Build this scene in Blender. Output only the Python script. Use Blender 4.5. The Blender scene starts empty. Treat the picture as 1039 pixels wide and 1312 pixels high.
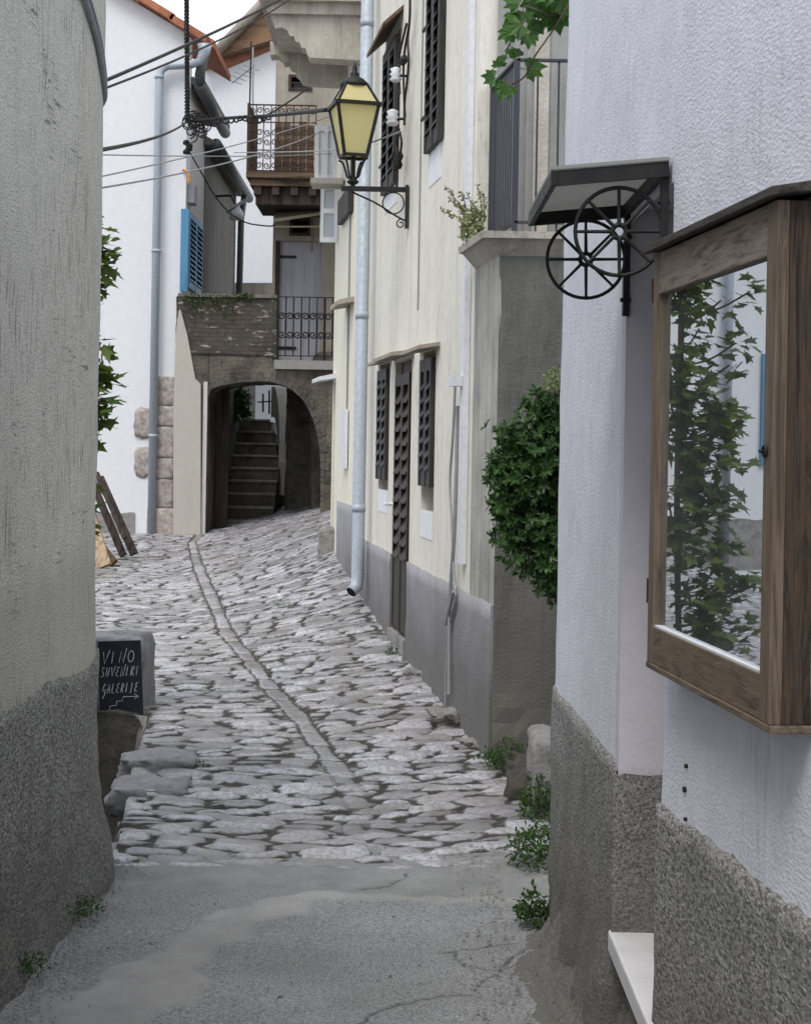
import bpy, math, random
import numpy as np
from mathutils import Vector, Matrix, noise as mn
random.seed(7)
rnd = random.random
def ru(a, b): return a + (b - a) * rnd()
scn = bpy.context.scene
COL = scn.collection
TH = math.radians(1.0); CT, ST = math.cos(TH), math.sin(TH)
F, CX, HY, EYE = 2000.0, 519.5, 570.0, 1.6

# ------------------------------------------------------------------ geometry helpers
def ray(px, py):
    u = (px - CX) / F; v = (HY - py) / F
    return (u * CT - v * ST, u * ST + v * CT)
def at(px, py, Y):
    a, b = ray(px, py); return Vector((a * Y, Y, EYE + b * Y))
def onz(px, py, z):
    a, b = ray(px, py); Y = (z - EYE) / b; return Vector((a * Y, Y, z))
class Plane:
    """vertical wall plane: s runs along it, o out of it"""
    def __init__(s, x0, y0, dx, dy, flip=1):
        l = math.hypot(dx, dy); s.o = Vector((x0, y0, 0)); s.t = Vector((dx / l, dy / l, 0)); s.n = Vector((-dy / l, dx / l, 0)) * flip
    def p(s, a, z, off=0): 
        q = s.o + s.t * a + s.n * off; return Vector((q.x, q.y, z))
    def hit(s, px, py, off=0):
        a, b = ray(px, py); d = Vector((a, 1, 0)); o = s.o + s.n * off
        k = o.dot(s.n) / d.dot(s.n); q = Vector((a * k, k, EYE + b * k))
        return (q - o).dot(s.t), q.z
class MB:
    def __init__(s): s.v = []; s.f = []
    def add(s, vs, fs):
        n = len(s.v); s.v.extend([tuple(v) for v in vs]); s.f.extend([tuple(i + n for i in f) for f in fs]); return s
    def hexa(s, p):
        return s.add(p, [(0, 3, 2, 1), (4, 5, 6, 7), (0, 1, 5, 4), (1, 2, 6, 5), (2, 3, 7, 6), (3, 0, 4, 7)])
    def box(s, c, d, rz=0, rx=0, ry=0):
        M = Matrix.Translation(Vector(c)) @ Matrix.Rotation(rz, 4, 'Z') @ Matrix.Rotation(rx, 4, 'X') @ Matrix.Rotation(ry, 4, 'Y')
        a, b, e = d[0] / 2, d[1] / 2, d[2] / 2
        return s.hexa([M @ Vector(q) for q in [(-a, -b, -e), (a, -b, -e), (a, b, -e), (-a, b, -e), (-a, -b, e), (a, -b, e), (a, b, e), (-a, b, e)]])
    def bb(s, x0, x1, y0, y1, z0, z1): return s.box(((x0 + x1) / 2, (y0 + y1) / 2, (z0 + z1) / 2), (abs(x1 - x0), abs(y1 - y0), abs(z1 - z0)))
    def wb(s, pl, a0, a1, z0, z1, o0, o1):
        return s.hexa([pl.p(a0, z0, o0), pl.p(a1, z0, o0), pl.p(a1, z0, o1), pl.p(a0, z0, o1), pl.p(a0, z1, o0), pl.p(a1, z1, o0), pl.p(a1, z1, o1), pl.p(a0, z1, o1)])
    def wall(s, pl, a0, a1, z0, z1, o0, o1, ops=()):
        A = sorted({a0, a1, *[q for o in ops for q in o[:2]]}); Z = sorted({z0, z1, *[q for o in ops for q in o[2:4]]})
        for i in range(len(A) - 1):
            run = None
            for j in range(len(Z) - 1):
                ca, cz = (A[i] + A[i + 1]) / 2, (Z[j] + Z[j + 1]) / 2
                hole = any(o[0] < ca < o[1] and o[2] < cz < o[3] for o in ops)
                if hole:
                    if run is not None: s.wb(pl, A[i], A[i + 1], run, Z[j], o0, o1); run = None
                elif run is None: run = Z[j]
            if run is not None: s.wb(pl, A[i], A[i + 1], run, Z[-1], o0, o1)
        return s
    def beam(s, p, q, w, h, up=(0, 0, 1)):
        p = Vector(p); q = Vector(q); d = (q - p).normalized(); up = Vector(up)
        x = d.cross(up)
        if x.length < 1e-4: x = d.cross(Vector((0, 1, 0)))
        x.normalize(); y = x.cross(d).normalized(); x *= w / 2; y *= h / 2
        return s.hexa([p - x - y, p + x - y, p + x + y, p - x + y, q - x - y, q + x - y, q + x + y, q - x + y])
    def tube(s, pts, r, n=6, cap=True, closed=False):
        pts = [Vector(p) for p in pts]; m = len(pts); R = r if isinstance(r, (list, tuple)) else [r] * m
        vs = []; prev = None
        for i, p in enumerate(pts):
            if closed: d = pts[(i + 1) % m] - pts[i - 1]
            else: d = pts[min(i + 1, m - 1)] - pts[max(i - 1, 0)]
            d.normalize()
            if prev is None:
                a = d.orthogonal().normalized()
                if abs(d.z) < .9: a = d.cross(Vector((0, 0, 1))).normalized()
            else:
                a = (prev - d * prev.dot(d)).normalized()
            prev = a; b = d.cross(a)
            for k in range(n):
                t = 2 * math.pi * k / n; vs.append(p + (a * math.cos(t) + b * math.sin(t)) * R[i])
        fs = []
        for i in range(m if closed else m - 1):
            j = (i + 1) % m
            for k in range(n): fs.append((i * n + k, i * n + (k + 1) % n, j * n + (k + 1) % n, j * n + k))
        if cap and not closed: fs.append(tuple(range(n))[::-1]); fs.append(tuple((m - 1) * n + k for k in range(n)))
        return s.add(vs, fs)
    def prism(s, poly, d):
        """poly: 3D points in a plane; d: extrusion vector"""
        n = len(poly); d = Vector(d); P = [Vector(p) for p in poly]
        return s.add(P + [p + d for p in P], [tuple(range(n))[::-1], tuple(range(n, 2 * n))] + [(i, (i + 1) % n, (i + 1) % n + n, i + n) for i in range(n)])
    def lathe(s, prof, c, n=16):
        vs = []; c = Vector(c)
        for r, z in prof:
            for k in range(n):
                t = 2 * math.pi * k / n; vs.append(c + Vector((r * math.cos(t), r * math.sin(t), z)))
        fs = [(i * n + k, i * n + (k + 1) % n, (i + 1) * n + (k + 1) % n, (i + 1) * n + k) for i in range(len(prof) - 1) for k in range(n)]
        fs.append(tuple(range(n))[::-1]); fs.append(tuple((len(prof) - 1) * n + k for k in range(n)))
        return s.add(vs, fs)
ROOT = {}
def mesh_obj(name, mb, mat, base, smooth=False):
    me = bpy.data.meshes.new(name); b = Vector(base)
    me.from_pydata([tuple(Vector(v) - b) for v in mb.v], [], mb.f); me.update()
    if mat: me.materials.append(mat)
    o = bpy.data.objects.new(name, me); COL.objects.link(o)
    if smooth:
        for p in me.polygons: p.use_smooth = True
    return o
def tagit(o, label=None, cat=None, group=None, kind=None):
    if label: o['label'] = label
    if cat: o['category'] = cat
    if group: o['group'] = group
    if kind: o['kind'] = kind
    return o
def thing(name, label, cat, loc, group=None):
    o = bpy.data.objects.new(name, None); COL.objects.link(o); o.location = loc; o.empty_display_size = .1
    ROOT[o] = Vector(loc); return tagit(o, label, cat, group)
def part(name, mb, mat, parent, label=None, smooth=False, bevel=0, kind=None):
    base = ROOT[parent]; o = mesh_obj(name, mb, mat, base, smooth); o.parent = parent; ROOT[o] = base
    tagit(o, label, kind=kind)
    if bevel:
        m = o.modifiers.new('bevel', 'BEVEL'); m.width = bevel; m.segments = 2; m.limit_method = 'ANGLE'
    return o
def single(name, mb, mat, label, cat, group=None, smooth=False, base=None, kind=None, bevel=0):
    b = base if base is not None else mb.v[0]
    o = mesh_obj(name, mb, mat, b, smooth); o.location = b; ROOT[o] = Vector(b)
    if bevel:
        m = o.modifiers.new('bevel', 'BEVEL'); m.width = bevel; m.segments = 2; m.limit_method = 'ANGLE'
    return tagit(o, label, cat, group, kind)
def fb(x, y, z=0, s=1.0, o=4):
    return mn.fractal(Vector((x * s, y * s, z * s)), 1.0, 2.0, o)
def arcpts(c, r, a0, a1, n, ax, az): 
    return [Vector(c) + Vector(ax) * (r * math.cos(a0 + (a1 - a0) * i / n)) + Vector(az) * (r * math.sin(a0 + (a1 - a0) * i / n)) for i in range(n + 1)]
def spiral(c, r0, r1, a0, turns, n, ax, az):
    out = []
    for i in range(n + 1):
        t = i / n; r = r0 + (r1 - r0) * t; a = a0 + turns * 2 * math.pi * t
        out.append(Vector(c) + Vector(ax) * (r * math.cos(a)) + Vector(az) * (r * math.sin(a)))
    return out
def resample(path, step):
    out = []
    for (a, b) in zip(path[:-1], path[1:]):
        a = Vector(a); b = Vector(b); st = step(a, b) if callable(step) else step
        n = max(1, int((b - a).length / st)); out += [a.lerp(b, i / n) for i in range(n)]
    return out + [Vector(path[-1])]
def chaikin(p, n=2):
    for _ in range(n):
        q = [p[0]]
        for a, b in zip(p[:-1], p[1:]):
            a = Vector(a); b = Vector(b); q += [a.lerp(b, .25), a.lerp(b, .75)]
        p = q + [p[-1]]
    return [Vector(x) for x in p]

# ------------------------------------------------------------------ node helpers
class NT:
    def __init__(s, name):
        s.m = bpy.data.materials.new(name); s.m.use_nodes = True; s.t = s.m.node_tree; s.t.nodes.clear()
        s.out = s.n('ShaderNodeOutputMaterial'); s.b = s.n('ShaderNodeBsdfPrincipled'); s.l(s.b.outputs[0], s.out.inputs[0])
        s.tc = s.n('ShaderNodeTexCoord').outputs['Object']
        s.b.inputs['Specular IOR Level'].default_value = .3
    def n(s, k): return s.t.nodes.new(k)
    def l(s, a, b): s.t.links.new(a, b)
    def set(s, node, key, val):
        if hasattr(val, 'links') or isinstance(val, bpy.types.NodeSocket): s.l(val, node.inputs[key])
        else: node.inputs[key].default_value = val
    def map(s, sc=(1, 1, 1), rot=(0, 0, 0), vec=None):
        m = s.n('ShaderNodeMapping'); m.inputs['Scale'].default_value = sc; m.inputs['Rotation'].default_value = rot; s.l(vec or s.tc, m.inputs[0]); return m.outputs[0]
    def noise(s, scale=5, det=5, rough=.55, vec=None, dist=0):
        m = s.n('ShaderNodeTexNoise'); m.inputs['Scale'].default_value = scale; m.inputs['Detail'].default_value = det; m.inputs['Roughness'].default_value = rough; m.inputs['Distortion'].default_value = dist
        s.l(vec or s.tc, m.inputs['Vector']); return m.outputs[0]
    def vor(s, scale=5, vec=None, feat='F1', out='Distance'):
        m = s.n('ShaderNodeTexVoronoi'); m.inputs['Scale'].default_value = scale; m.feature = feat; s.l(vec or s.tc, m.inputs['Vector']); return m.outputs[out]
    def ramp(s, fac, stops):
        m = s.n('ShaderNodeValToRGB'); e = m.color_ramp.elements
        while len(e) < len(stops): e.new(.5)
        for k, (p, c) in enumerate(stops):
            e[k].position = p; e[k].color = (c, c, c, 1) if isinstance(c, (int, float)) else (*c, 1)
        s.l(fac, m.inputs[0]); return m.outputs[0]
    def mix(s, fac, a, b, mode='MIX'):
        m = s.n('ShaderNodeMix'); m.data_type = 'RGBA'; m.blend_type = mode; s.set(m, 0, fac)
        for k, v in ((6, a), (7, b)):
            if isinstance(v, bpy.types.NodeSocket): s.l(v, m.inputs[k])
            else: m.inputs[k].default_value = (*v, 1) if len(v) == 3 else v
        return m.outputs[2]
    def math(s, op, a, b=0, clamp=False):
        m = s.n('ShaderNodeMath'); m.operation = op; m.use_clamp = clamp; s.set(m, 0, a); s.set(m, 1, b); return m.outputs[0]
    def bump(s, h, strength=.5, dist=.01, prev=None):
        m = s.n('ShaderNodeBump'); m.inputs['Strength'].default_value = strength; m.inputs['Distance'].default_value = dist; s.l(h, m.inputs['Height'])
        if prev: s.l(prev, m.inputs['Normal'])
        return m.outputs[0]
    def col(s, c): 
        if isinstance(c, bpy.types.NodeSocket): s.l(c, s.b.inputs['Base Color'])
        else: s.b.inputs['Base Color'].default_value = (*c, 1)
    def fin(s, rough=.8, normal=None, metal=0):
        s.set(s.b, 'Roughness', rough)
        if normal: s.l(normal, s.b.inputs['Normal'])
        s.b.inputs['Metallic'].default_value = metal; return s.m

def sc(c, k): return tuple(min(1, x * k) for x in c)
def plaster(name, base, dark, amt=.5, streak=.5, grain=60, bump=.4, big=1.2, drips=0.0, bd=.008, pits=0, foot=None, scr=False):
    t = NT(name)
    lo = t.ramp(t.noise(big, 6, .6), [(.35, 0), (.7, 1)])
    c = t.mix(t.math('MULTIPLY', lo, amt * .6), base, dark)
    st = t.ramp(t.noise(1, 6, .65, vec=t.map((9, 9, .7)), dist=.6), [(.48, 0), (.75, 1)])
    c = t.mix(t.math('MULTIPLY', st, streak), c, dark)
    mott = t.noise(14, 4, .6); c = t.mix(t.ramp(mott, [(.3, .16), (.7, 0)]), c, sc(dark, .8))
    if drips:
        dr = t.ramp(t.noise(1, 5, .7, vec=t.map((70, 70, 7))), [(.53, 0), (.60, 1)])
        msk = t.ramp(t.noise(2.2, 4), [(.44, .08), (.60, 1)])
        c = t.mix(t.math('MULTIPLY', t.math('MULTIPLY', dr, msk), drips), c, sc(dark, .5))
    if scr:
        sc_ = t.ramp(t.noise(1, 5, .7, vec=t.map((9, 9, 75)), dist=.8), [(.57, 0), (.62, 1)]); mk = t.ramp(t.noise(2.6, 3), [(.54, 0), (.60, 1)])
        c = t.mix(t.math('MULTIPLY', t.math('MULTIPLY', sc_, mk), .85), c, sc(dark, .3))
        c = t.mix(t.ramp(t.noise(120, 3, .6), [(.42, .45), (.5, 0)]), c, sc(dark, .8))
    if foot:   # damp rising band in real metres
        sep = t.n('ShaderNodeSeparateXYZ'); g = t.n('ShaderNodeNewGeometry'); t.l(g.outputs['Position'], sep.inputs[0])
        zz = t.math('ADD', sep.outputs[2], t.math('MULTIPLY', t.noise(3, 5), -.5))
        c = t.mix(t.math('MULTIPLY', t.ramp(zz, [(foot[0], 1), (foot[1], 0)]), foot[2]), c, foot[3])
    gv = t.map((1, .55, 1)); g1 = t.noise(grain, 4, .6, vec=gv); g2 = t.vor(grain * 1.3, vec=gv); h = t.math('ADD', g1, t.math('MULTIPLY', g2, .5))
    if pits:
        pt = t.ramp(t.vor(55), [(0, 1), (.16, 0)]); c = t.mix(t.math('MULTIPLY', pt, pits), c, sc(dark, .6))
    h3 = t.noise(7, 4, .5)
    nb = t.bump(h, bump, bd); nb = t.bump(h3, .25, .02, nb)
    t.col(c); return t.fin(.9, nb)
def pebble(name, a, b, light, scale=90, bump=.9, bd=.012, foot=None):
    t = NT(name)
    n = t.ramp(t.noise(2.2, 6, .65), [(.3, 0), (.7, 1)]); c = t.mix(n, a, b)
    gv = t.map((1, .5, 1)); sp = t.noise(scale, 4, .7, vec=gv); c = t.mix(t.ramp(sp, [(.43, .85), (.53, 0)]), c, sc(a, .3))
    v = t.vor(scale * .9, vec=gv); c = t.mix(t.ramp(v, [(.12, .75), (.30, 0)]), c, light)
    st = t.ramp(t.noise(1, 5, .6, vec=t.map((12, 12, 1))), [(.5, 0), (.75, .6)]); c = t.mix(st, c, sc(a, .6))
    if foot:
        sep = t.n('ShaderNodeSeparateXYZ'); g = t.n('ShaderNodeNewGeometry'); t.l(g.outputs['Position'], sep.inputs[0])
        zz = t.math('ADD', sep.outputs[2], t.math('MULTIPLY', t.noise(5, 6, .7), -.45))
        c = t.mix(t.ramp(zz, [(foot[0], foot[2]), (foot[1], 0)]), c, foot[3])
    h = t.math('ADD', t.noise(scale * .75, 4, .65, vec=gv), t.math('MULTIPLY', t.noise(scale * .25, 3, vec=gv), .8))
    t.col(c); return t.fin(.92, t.bump(h, bump, bd))
def metal(name, c, rough=.5, rust=None, amt=.3, met=.6, bump=.1):
    t = NT(name); n = t.noise(30, 5, .6)
    cc = t.mix(t.ramp(n, [(.4, 0), (.7, amt)]), c, rust or sc(c, 1.8)); t.col(cc)
    return t.fin(t.ramp(n, [(.3, rough - .1), (.7, rough + .15)]), t.bump(t.noise(90, 3), bump, .002), met)
def wood(name, a, b, dark, axis=2, scale=1.0, bump=.5, rough=.75, grey=None):
    t = NT(name); s = [60, 60, 60]; s[axis] = 3; s = tuple(q * scale for q in s)
    g = t.noise(1, 6, .7, vec=t.map(s), dist=.8); c = t.mix(t.ramp(g, [(.35, 0), (.65, 1)]), a, b)
    s2 = [16, 16, 16]; s2[axis] = 1.2; g2 = t.noise(1, 5, .7, vec=t.map(tuple(q * scale for q in s2)), dist=1.5)
    c = t.mix(t.ramp(g2, [(.5, 0), (.62, .85)]), c, dark)
    if grey: c = t.mix(t.ramp(t.noise(5, 6, .7), [(.45, 0), (.6, .8)]), c, grey)
    t.col(c); return t.fin(rough, t.bump(g, bump, .003))
def stone(name, a, b, dark, scale=8, bump=.6, rough=.85):
    t = NT(name); n = t.noise(scale, 7, .65); c = t.mix(t.ramp(n, [(.3, 0), (.7, 1)]), a, b)
    c = t.mix(t.ramp(t.noise(scale * .4, 6, .7), [(.5, 0), (.7, .8)]), c, dark); t.col(c)
    return t.fin(rough, t.bump(t.noise(scale * 3, 8, .7), bump, .02))
def leafmat(name, a, b, back=None, rough=.4, sp=.5):
    t = NT(name); oi = t.n('ShaderNodeNewGeometry'); r = oi.outputs['Random Per Island']
    c = t.mix(r, a, b); t.col(c); t.b.inputs['Specular IOR Level'].default_value = sp
    t.fin(rough)
    tr = t.n('ShaderNodeBsdfTranslucent'); t.l(t.mix(.5, c, sc(b, 1.6)), tr.inputs[0]); m = t.n('ShaderNodeMixShader'); m.inputs[0].default_value = .28
    t.l(t.b.outputs[0], m.inputs[1]); t.l(tr.outputs[0], m.inputs[2]); t.l(m.outputs[0], t.out.inputs[0]); return t.m

M = {}
M['left_wall'] = plaster('grey_render', (.68, .665, .60), (.38, .37, .33), .6, .22, 110, .5, 1.0, drips=.8, scr=True, foot=(.85, 1.5, .45, (.36, .34, .26)))
M['left_plinth'] = pebble('pebble_dash_dark', (.24, .235, .215), (.34, .333, .31), (.60, .59, .55), 100, foot=(-.15, .25, .6, (.10, .10, .085)))
M['right_wall'] = plaster('white_stucco', (.79, .81, .90), (.50, .52, .57), .4, .12, 120, .3, 1.1, drips=.25, bd=.007, pits=.5)
M['right_reveal'] = plaster('smooth_reveal', (.66, .65, .71), (.5, .49, .52), .3, .2, 50, .12)
M['right_plinth'] = pebble('pebble_dash_right', (.27, .268, .258), (.36, .357, .348), (.60, .60, .59), 125, .8, .010, foot=(-.05, .45, .85, (.12, .115, .1)))
M['yellow'] = plaster('cream_render', (.79, .77, .69), (.47, .44, .37), .35, .42, 90, .2, .8, drips=.35)
M['yellow2'] = plaster('cream_render_far', (.78, .76, .65), (.5, .47, .38), .35, .3, 80, .12, .8)
M['yellow_plinth'] = plaster('grey_plinth', (.36, .355, .38), (.22, .215, .22), .6, .6, 60, .4, 2, foot=(.05, .65, .8, (.13, .125, .115)))
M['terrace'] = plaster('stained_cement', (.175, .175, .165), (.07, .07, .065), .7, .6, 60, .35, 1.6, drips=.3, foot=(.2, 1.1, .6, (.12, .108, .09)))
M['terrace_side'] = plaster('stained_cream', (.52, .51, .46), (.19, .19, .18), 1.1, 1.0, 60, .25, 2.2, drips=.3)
M['concrete_wall'] = plaster('grey_concrete', (.33, .33, .32), (.17, .17, .165), .7, .7, 50, .3, 1.4)
M['white_wall'] = plaster('white_render', (.76, .78, .81), (.60, .62, .66), .3, .18, 60, .08, .5)
M['white_side'] = plaster('offwhite_render', (.66, .65, .64), (.40, .39, .37), .4, .35, 60, .12, 1)
M['beige'] = plaster('beige_plaster', (.50, .47, .42), (.37, .35, .31), .5, .3, 70, .15, 1.5)
M['dark_house'] = plaster('old_grey_render', (.20, .185, .165), (.09, .085, .075), .7, .7, 40, .5, 2)
M['tan'] = plaster('tan_old_plaster', (.42, .38, .32), (.20, .18, .15), .9, .6, 40, .4, 2.4)
M['stonebalc'] = plaster('weathered_cement', (.55, .52, .46), (.20, .18, .15), .7, .6, 40, .4, 3, drips=.3)
M['iron'] = metal('black_iron', (.018, .018, .02), .5, (.05, .045, .04), .4, .3)
M['grey_iron'] = metal('painted_dark_rail', (.05, .055, .07), .5, (.08, .08, .09), .3, .2)
M['rust'] = metal('rusty_iron', (.03, .02, .016), .7, (.10, .05, .03), .8, .2, .4)
M['zinc'] = metal('galvanised_pipe', (.42, .47, .53), .55, (.33, .37, .42), .8, .15)
M['whitepipe'] = metal('white_pipe', (.72, .74, .78), .45, (.5, .52, .55), .5, .0)
M['darkpipe'] = metal('dark_gutter', (.13, .14, .15), .5, (.08, .07, .06), .7, .4)
M['cable'] = metal('black_cable', (.012, .012, .013), .6, (.03, .03, .03), .4, 0)
M['greycable'] = metal('grey_cable', (.3, .31, .33), .6, (.2, .2, .2), .4, 0)
M['brown_shutter'] = wood('dark_brown_paint', (.026, .018, .014), (.045, .032, .026), (.014, .01, .008), 2, .6, .3, .55)
M['black_shutter'] = wood('faded_black_paint', (.026, .025, .024), (.055, .052, .05), (.014, .013, .012), 2, .6, .3, .6)
M['blue_shutter'] = wood('blue_paint', (.07, .22, .38), (.10, .28, .45), (.05, .15, .27), 2, .5, .2, .5)
M['white_paint'] = wood('white_paint', (.68, .70, .73), (.76, .77, .79), (.5, .5, .5), 2, .4, .1, .5)
M['case_side'] = wood('weathered_oak', (.035, .028, .022), (.10, .068, .045), (.013, .012, .011), 2, 2.4, 1.0, .7)
M['case_front'] = wood('brown_oak', (.13, .098, .068), (.20, .155, .112), (.06, .048, .036), 2, 1.6, .7, .6)
M['case_front_h'] = wood('brown_oak_rail', (.125, .09, .06), (.195, .148, .105), (.06, .046, .034), 1, 1.6, .7, .6)
M['case_grey_h'] = wood('greyed_oak_rail', (.20, .165, .13), (.30, .26, .22), (.09, .07, .055), 1, 1.6, .8, .75)
M['case_roof'] = wood('grey_roof_board', (.035, .03, .028), (.09, .08, .072), (.02, .018, .016), 1, 1.4, .8, .8)
M['oldwood'] = wood('old_timber', (.09, .06, .04), (.17, .115, .075), (.03, .02, .015), 0, .6, .7, .85)
M['planks_dark'] = wood('dark_planks', (.035, .026, .022), (.07, .05, .042), (.015, .012, .01), 2, .5, .5, .8)
M['planks_light'] = wood('pale_planks', (.36, .27, .17), (.48, .38, .26), (.2, .14, .09), 2, .5, .5, .8)
M['greydoor'] = wood('lilac_grey_door', (.36, .36, .41), (.43, .43, .48), (.27, .27, .3), 2, .3, .2, .6)
M['quoin'] = stone('pink_grey_stone', (.30, .22, .19), (.60, .58, .55), (.20, .17, .15), 16, 1.0)
M['stone'] = stone('limestone', (.22, .215, .20), (.36, .35, .335), (.10, .095, .085), 9, 1.0)
M['edgestone'] = stone('worn_edge_stone', (.22, .22, .215), (.42, .42, .44), (.11, .105, .095), 11, 1.0, .5)
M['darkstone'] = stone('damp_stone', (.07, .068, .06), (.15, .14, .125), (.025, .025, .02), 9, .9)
M['marble'] = stone('pale_marble_sill', (.62, .61, .62), (.72, .71, .72), (.5, .49, .49), 6, .1, .5)
M['tile'] = stone('red_roof_tile', (.35, .13, .07), (.48, .20, .12), (.17, .07, .05), 14, .5)
M['soffit'] = wood('brown_soffit', (.20, .12, .07), (.28, .17, .10), (.1, .06, .04), 0, .4, .3)
M['leaf'] = leafmat('dark_glossy_leaf', (.010, .034, .008), (.07, .15, .035), rough=.4)
M['leaf_vine'] = leafmat('vine_leaf', (.022, .075, .01), (.06, .155, .02), rough=.55)
M['leaf_fig'] = leafmat('fig_leaf', (.035, .075, .014), (.12, .17, .035), rough=.6, sp=.3)
M['leaf_weed'] = leafmat('weed_leaf', (.025, .05, .012), (.06, .12, .03), rough=.7, sp=.2)
M['leaf_pale'] = leafmat('pale_sprig_leaf', (.10, .15, .05), (.42, .42, .26), rough=.7, sp=.2)
M['stem'] = stone('woody_stem', (.10, .08, .05), (.16, .12, .08), (.05, .04, .03), 30)
M['soil'] = stone('soil', (.055, .05, .04), (.11, .10, .085), (.03, .028, .02), 10, 1)
t = NT('chalk'); t.col(t.mix(t.ramp(t.noise(160, 3), [(.4, 0), (.6, 1)]), (.3, .31, .33), (.75, .76, .78))); M['chalk'] = t.fin(.9)
t = NT('slate_board'); t.col(t.mix(t.ramp(t.noise(9, 5), [(.35, 0), (.7, 1)]), (.012, .016, .026), (.03, .036, .05))); M['slate'] = t.fin(.55)
t = NT('frosted_amber_glass'); t.col(t.mix(t.ramp(t.noise(3, 3), [(.3, 0), (.7, .6)]), (.80, .74, .38), (.84, .80, .52))); t.b.inputs['Transmission Weight'].default_value = .0
M['amber'] = t.fin(.35)
tr = t.n('ShaderNodeBsdfTranslucent'); tr.inputs[0].default_value = (.8, .72, .35, 1); mx = t.n('ShaderNodeMixShader'); mx.inputs[0].default_value = .45
t.l(t.b.outputs[0], mx.inputs[1]); t.l(tr.outputs[0], mx.inputs[2]); t.l(mx.outputs[0], t.out.inputs[0])
t = NT('window_glass'); fr = t.n('ShaderNodeFresnel'); fr.inputs[0].default_value = 4.0; fa = t.math('ADD', fr.outputs[0], .25, True)
gl = t.n('ShaderNodeBsdfGlossy'); gl.inputs['Roughness'].default_value = .008; gl.inputs[0].default_value = (.93, .96, 1, 1); tp = t.n('ShaderNodeBsdfTransparent'); tp.inputs[0].default_value = (.86, .88, .86, 1)
mx = t.n('ShaderNodeMixShader'); t.l(fa, mx.inputs[0]); t.l(tp.outputs[0], mx.inputs[1]); t.l(gl.outputs[0], mx.inputs[2]); df = t.n('ShaderNodeBsdfDiffuse'); df.inputs[0].default_value = (.6, .66, .7, 1); m3 = t.n('ShaderNodeMixShader'); t.l(t.ramp(t.noise(5, 4, .6, vec=t.map((1, 1, .4))), [(.3, .03), (.7, .10)]), m3.inputs[0]); t.l(mx.outputs[0], m3.inputs[1]); t.l(df.outputs[0], m3.inputs[2]); t.l(m3.outputs[0], t.out.inputs[0]); M['glass'] = t.m
t = NT('milky_roof_sheet'); t.col((.42, .43, .42)); t.b.inputs['Transmission Weight'].default_value = .0; t.fin(.35, t.bump(t.noise(4, 2, vec=t.map((1, 9, 1))), .5, .02))
tr = t.n('ShaderNodeBsdfTranslucent'); tr.inputs[0].default_value = (.5, .5, .48, 1); mx = t.n('ShaderNodeMixShader'); mx.inputs[0].default_value = .5
t.l(t.b.outputs[0], mx.inputs[1]); t.l(tr.outputs[0], mx.inputs[2]); t.l(mx.outputs[0], t.out.inputs[0]); M['sheet'] = t.m
t = NT('dark_glass'); t.col((.02, .022, .025)); M['darkglass'] = t.fin(.08)
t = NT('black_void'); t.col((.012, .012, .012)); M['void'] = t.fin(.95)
t = NT('board_back'); t.col(t.mix(t.ramp(t.noise(4, 5), [(.3, 0), (.7, 1)]), (.16, .13, .065), (.24, .19, .10))); M['boardback'] = t.fin(.8)
# brick mix of the bridge: brick courses, with mortar patches worn over them
t = NT('old_brickwork'); 
wv = t.mix(.025, t.tc, t.n('ShaderNodeTexNoise').outputs[1]); bm = t.n('ShaderNodeTexBrick'); mp = t.map((1, 1, 1), (math.radians(90), 0, 0), vec=wv)
t.l(mp, bm.inputs['Vector']); bm.inputs['Scale'].default_value = 1; bm.inputs['Brick Width'].default_value = .21; bm.inputs['Row Height'].default_value = .058; bm.inputs['Mortar Size'].default_value = .012; bm.inputs['Mortar Smooth'].default_value = .5
bm.inputs['Color1'].default_value = (.105, .078, .062, 1); bm.inputs['Color2'].default_value = (.065, .06, .052, 1); bm.inputs['Mortar'].default_value = (.05, .045, .038, 1)
nz = t.noise(3, 6, .7); c = t.mix(t.ramp(nz, [(.45, 0), (.6, .8)]), bm.outputs[0], (.075, .07, .06))
wsp = t.ramp(t.noise(1, 4, .6, vec=t.map((6, 6, 20))), [(.60, 0), (.68, .8)]); c = t.mix(wsp, c, (.42, .38, .35))
sep = t.n('ShaderNodeSeparateXYZ'); t.l(t.tc, sep.inputs[0])
low = t.ramp(t.math('ADD', sep.outputs[2], t.math('MULTIPLY', t.noise(4, 5), .7)), [(0, 0), (1, 1)])
t.low = low; t.col(c); M['brick'] = t.fin(.92, t.bump(t.math('ADD', bm.outputs[1], t.math('MULTIPLY', t.noise(25, 5), -.6)), -.8, .02))
M['bridgeplaster'] = plaster('crumbling_plaster', (.205, .18, .145), (.04, .036, .03), 1.4, .6, 25, .8, 3.5, bd=.02)

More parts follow.
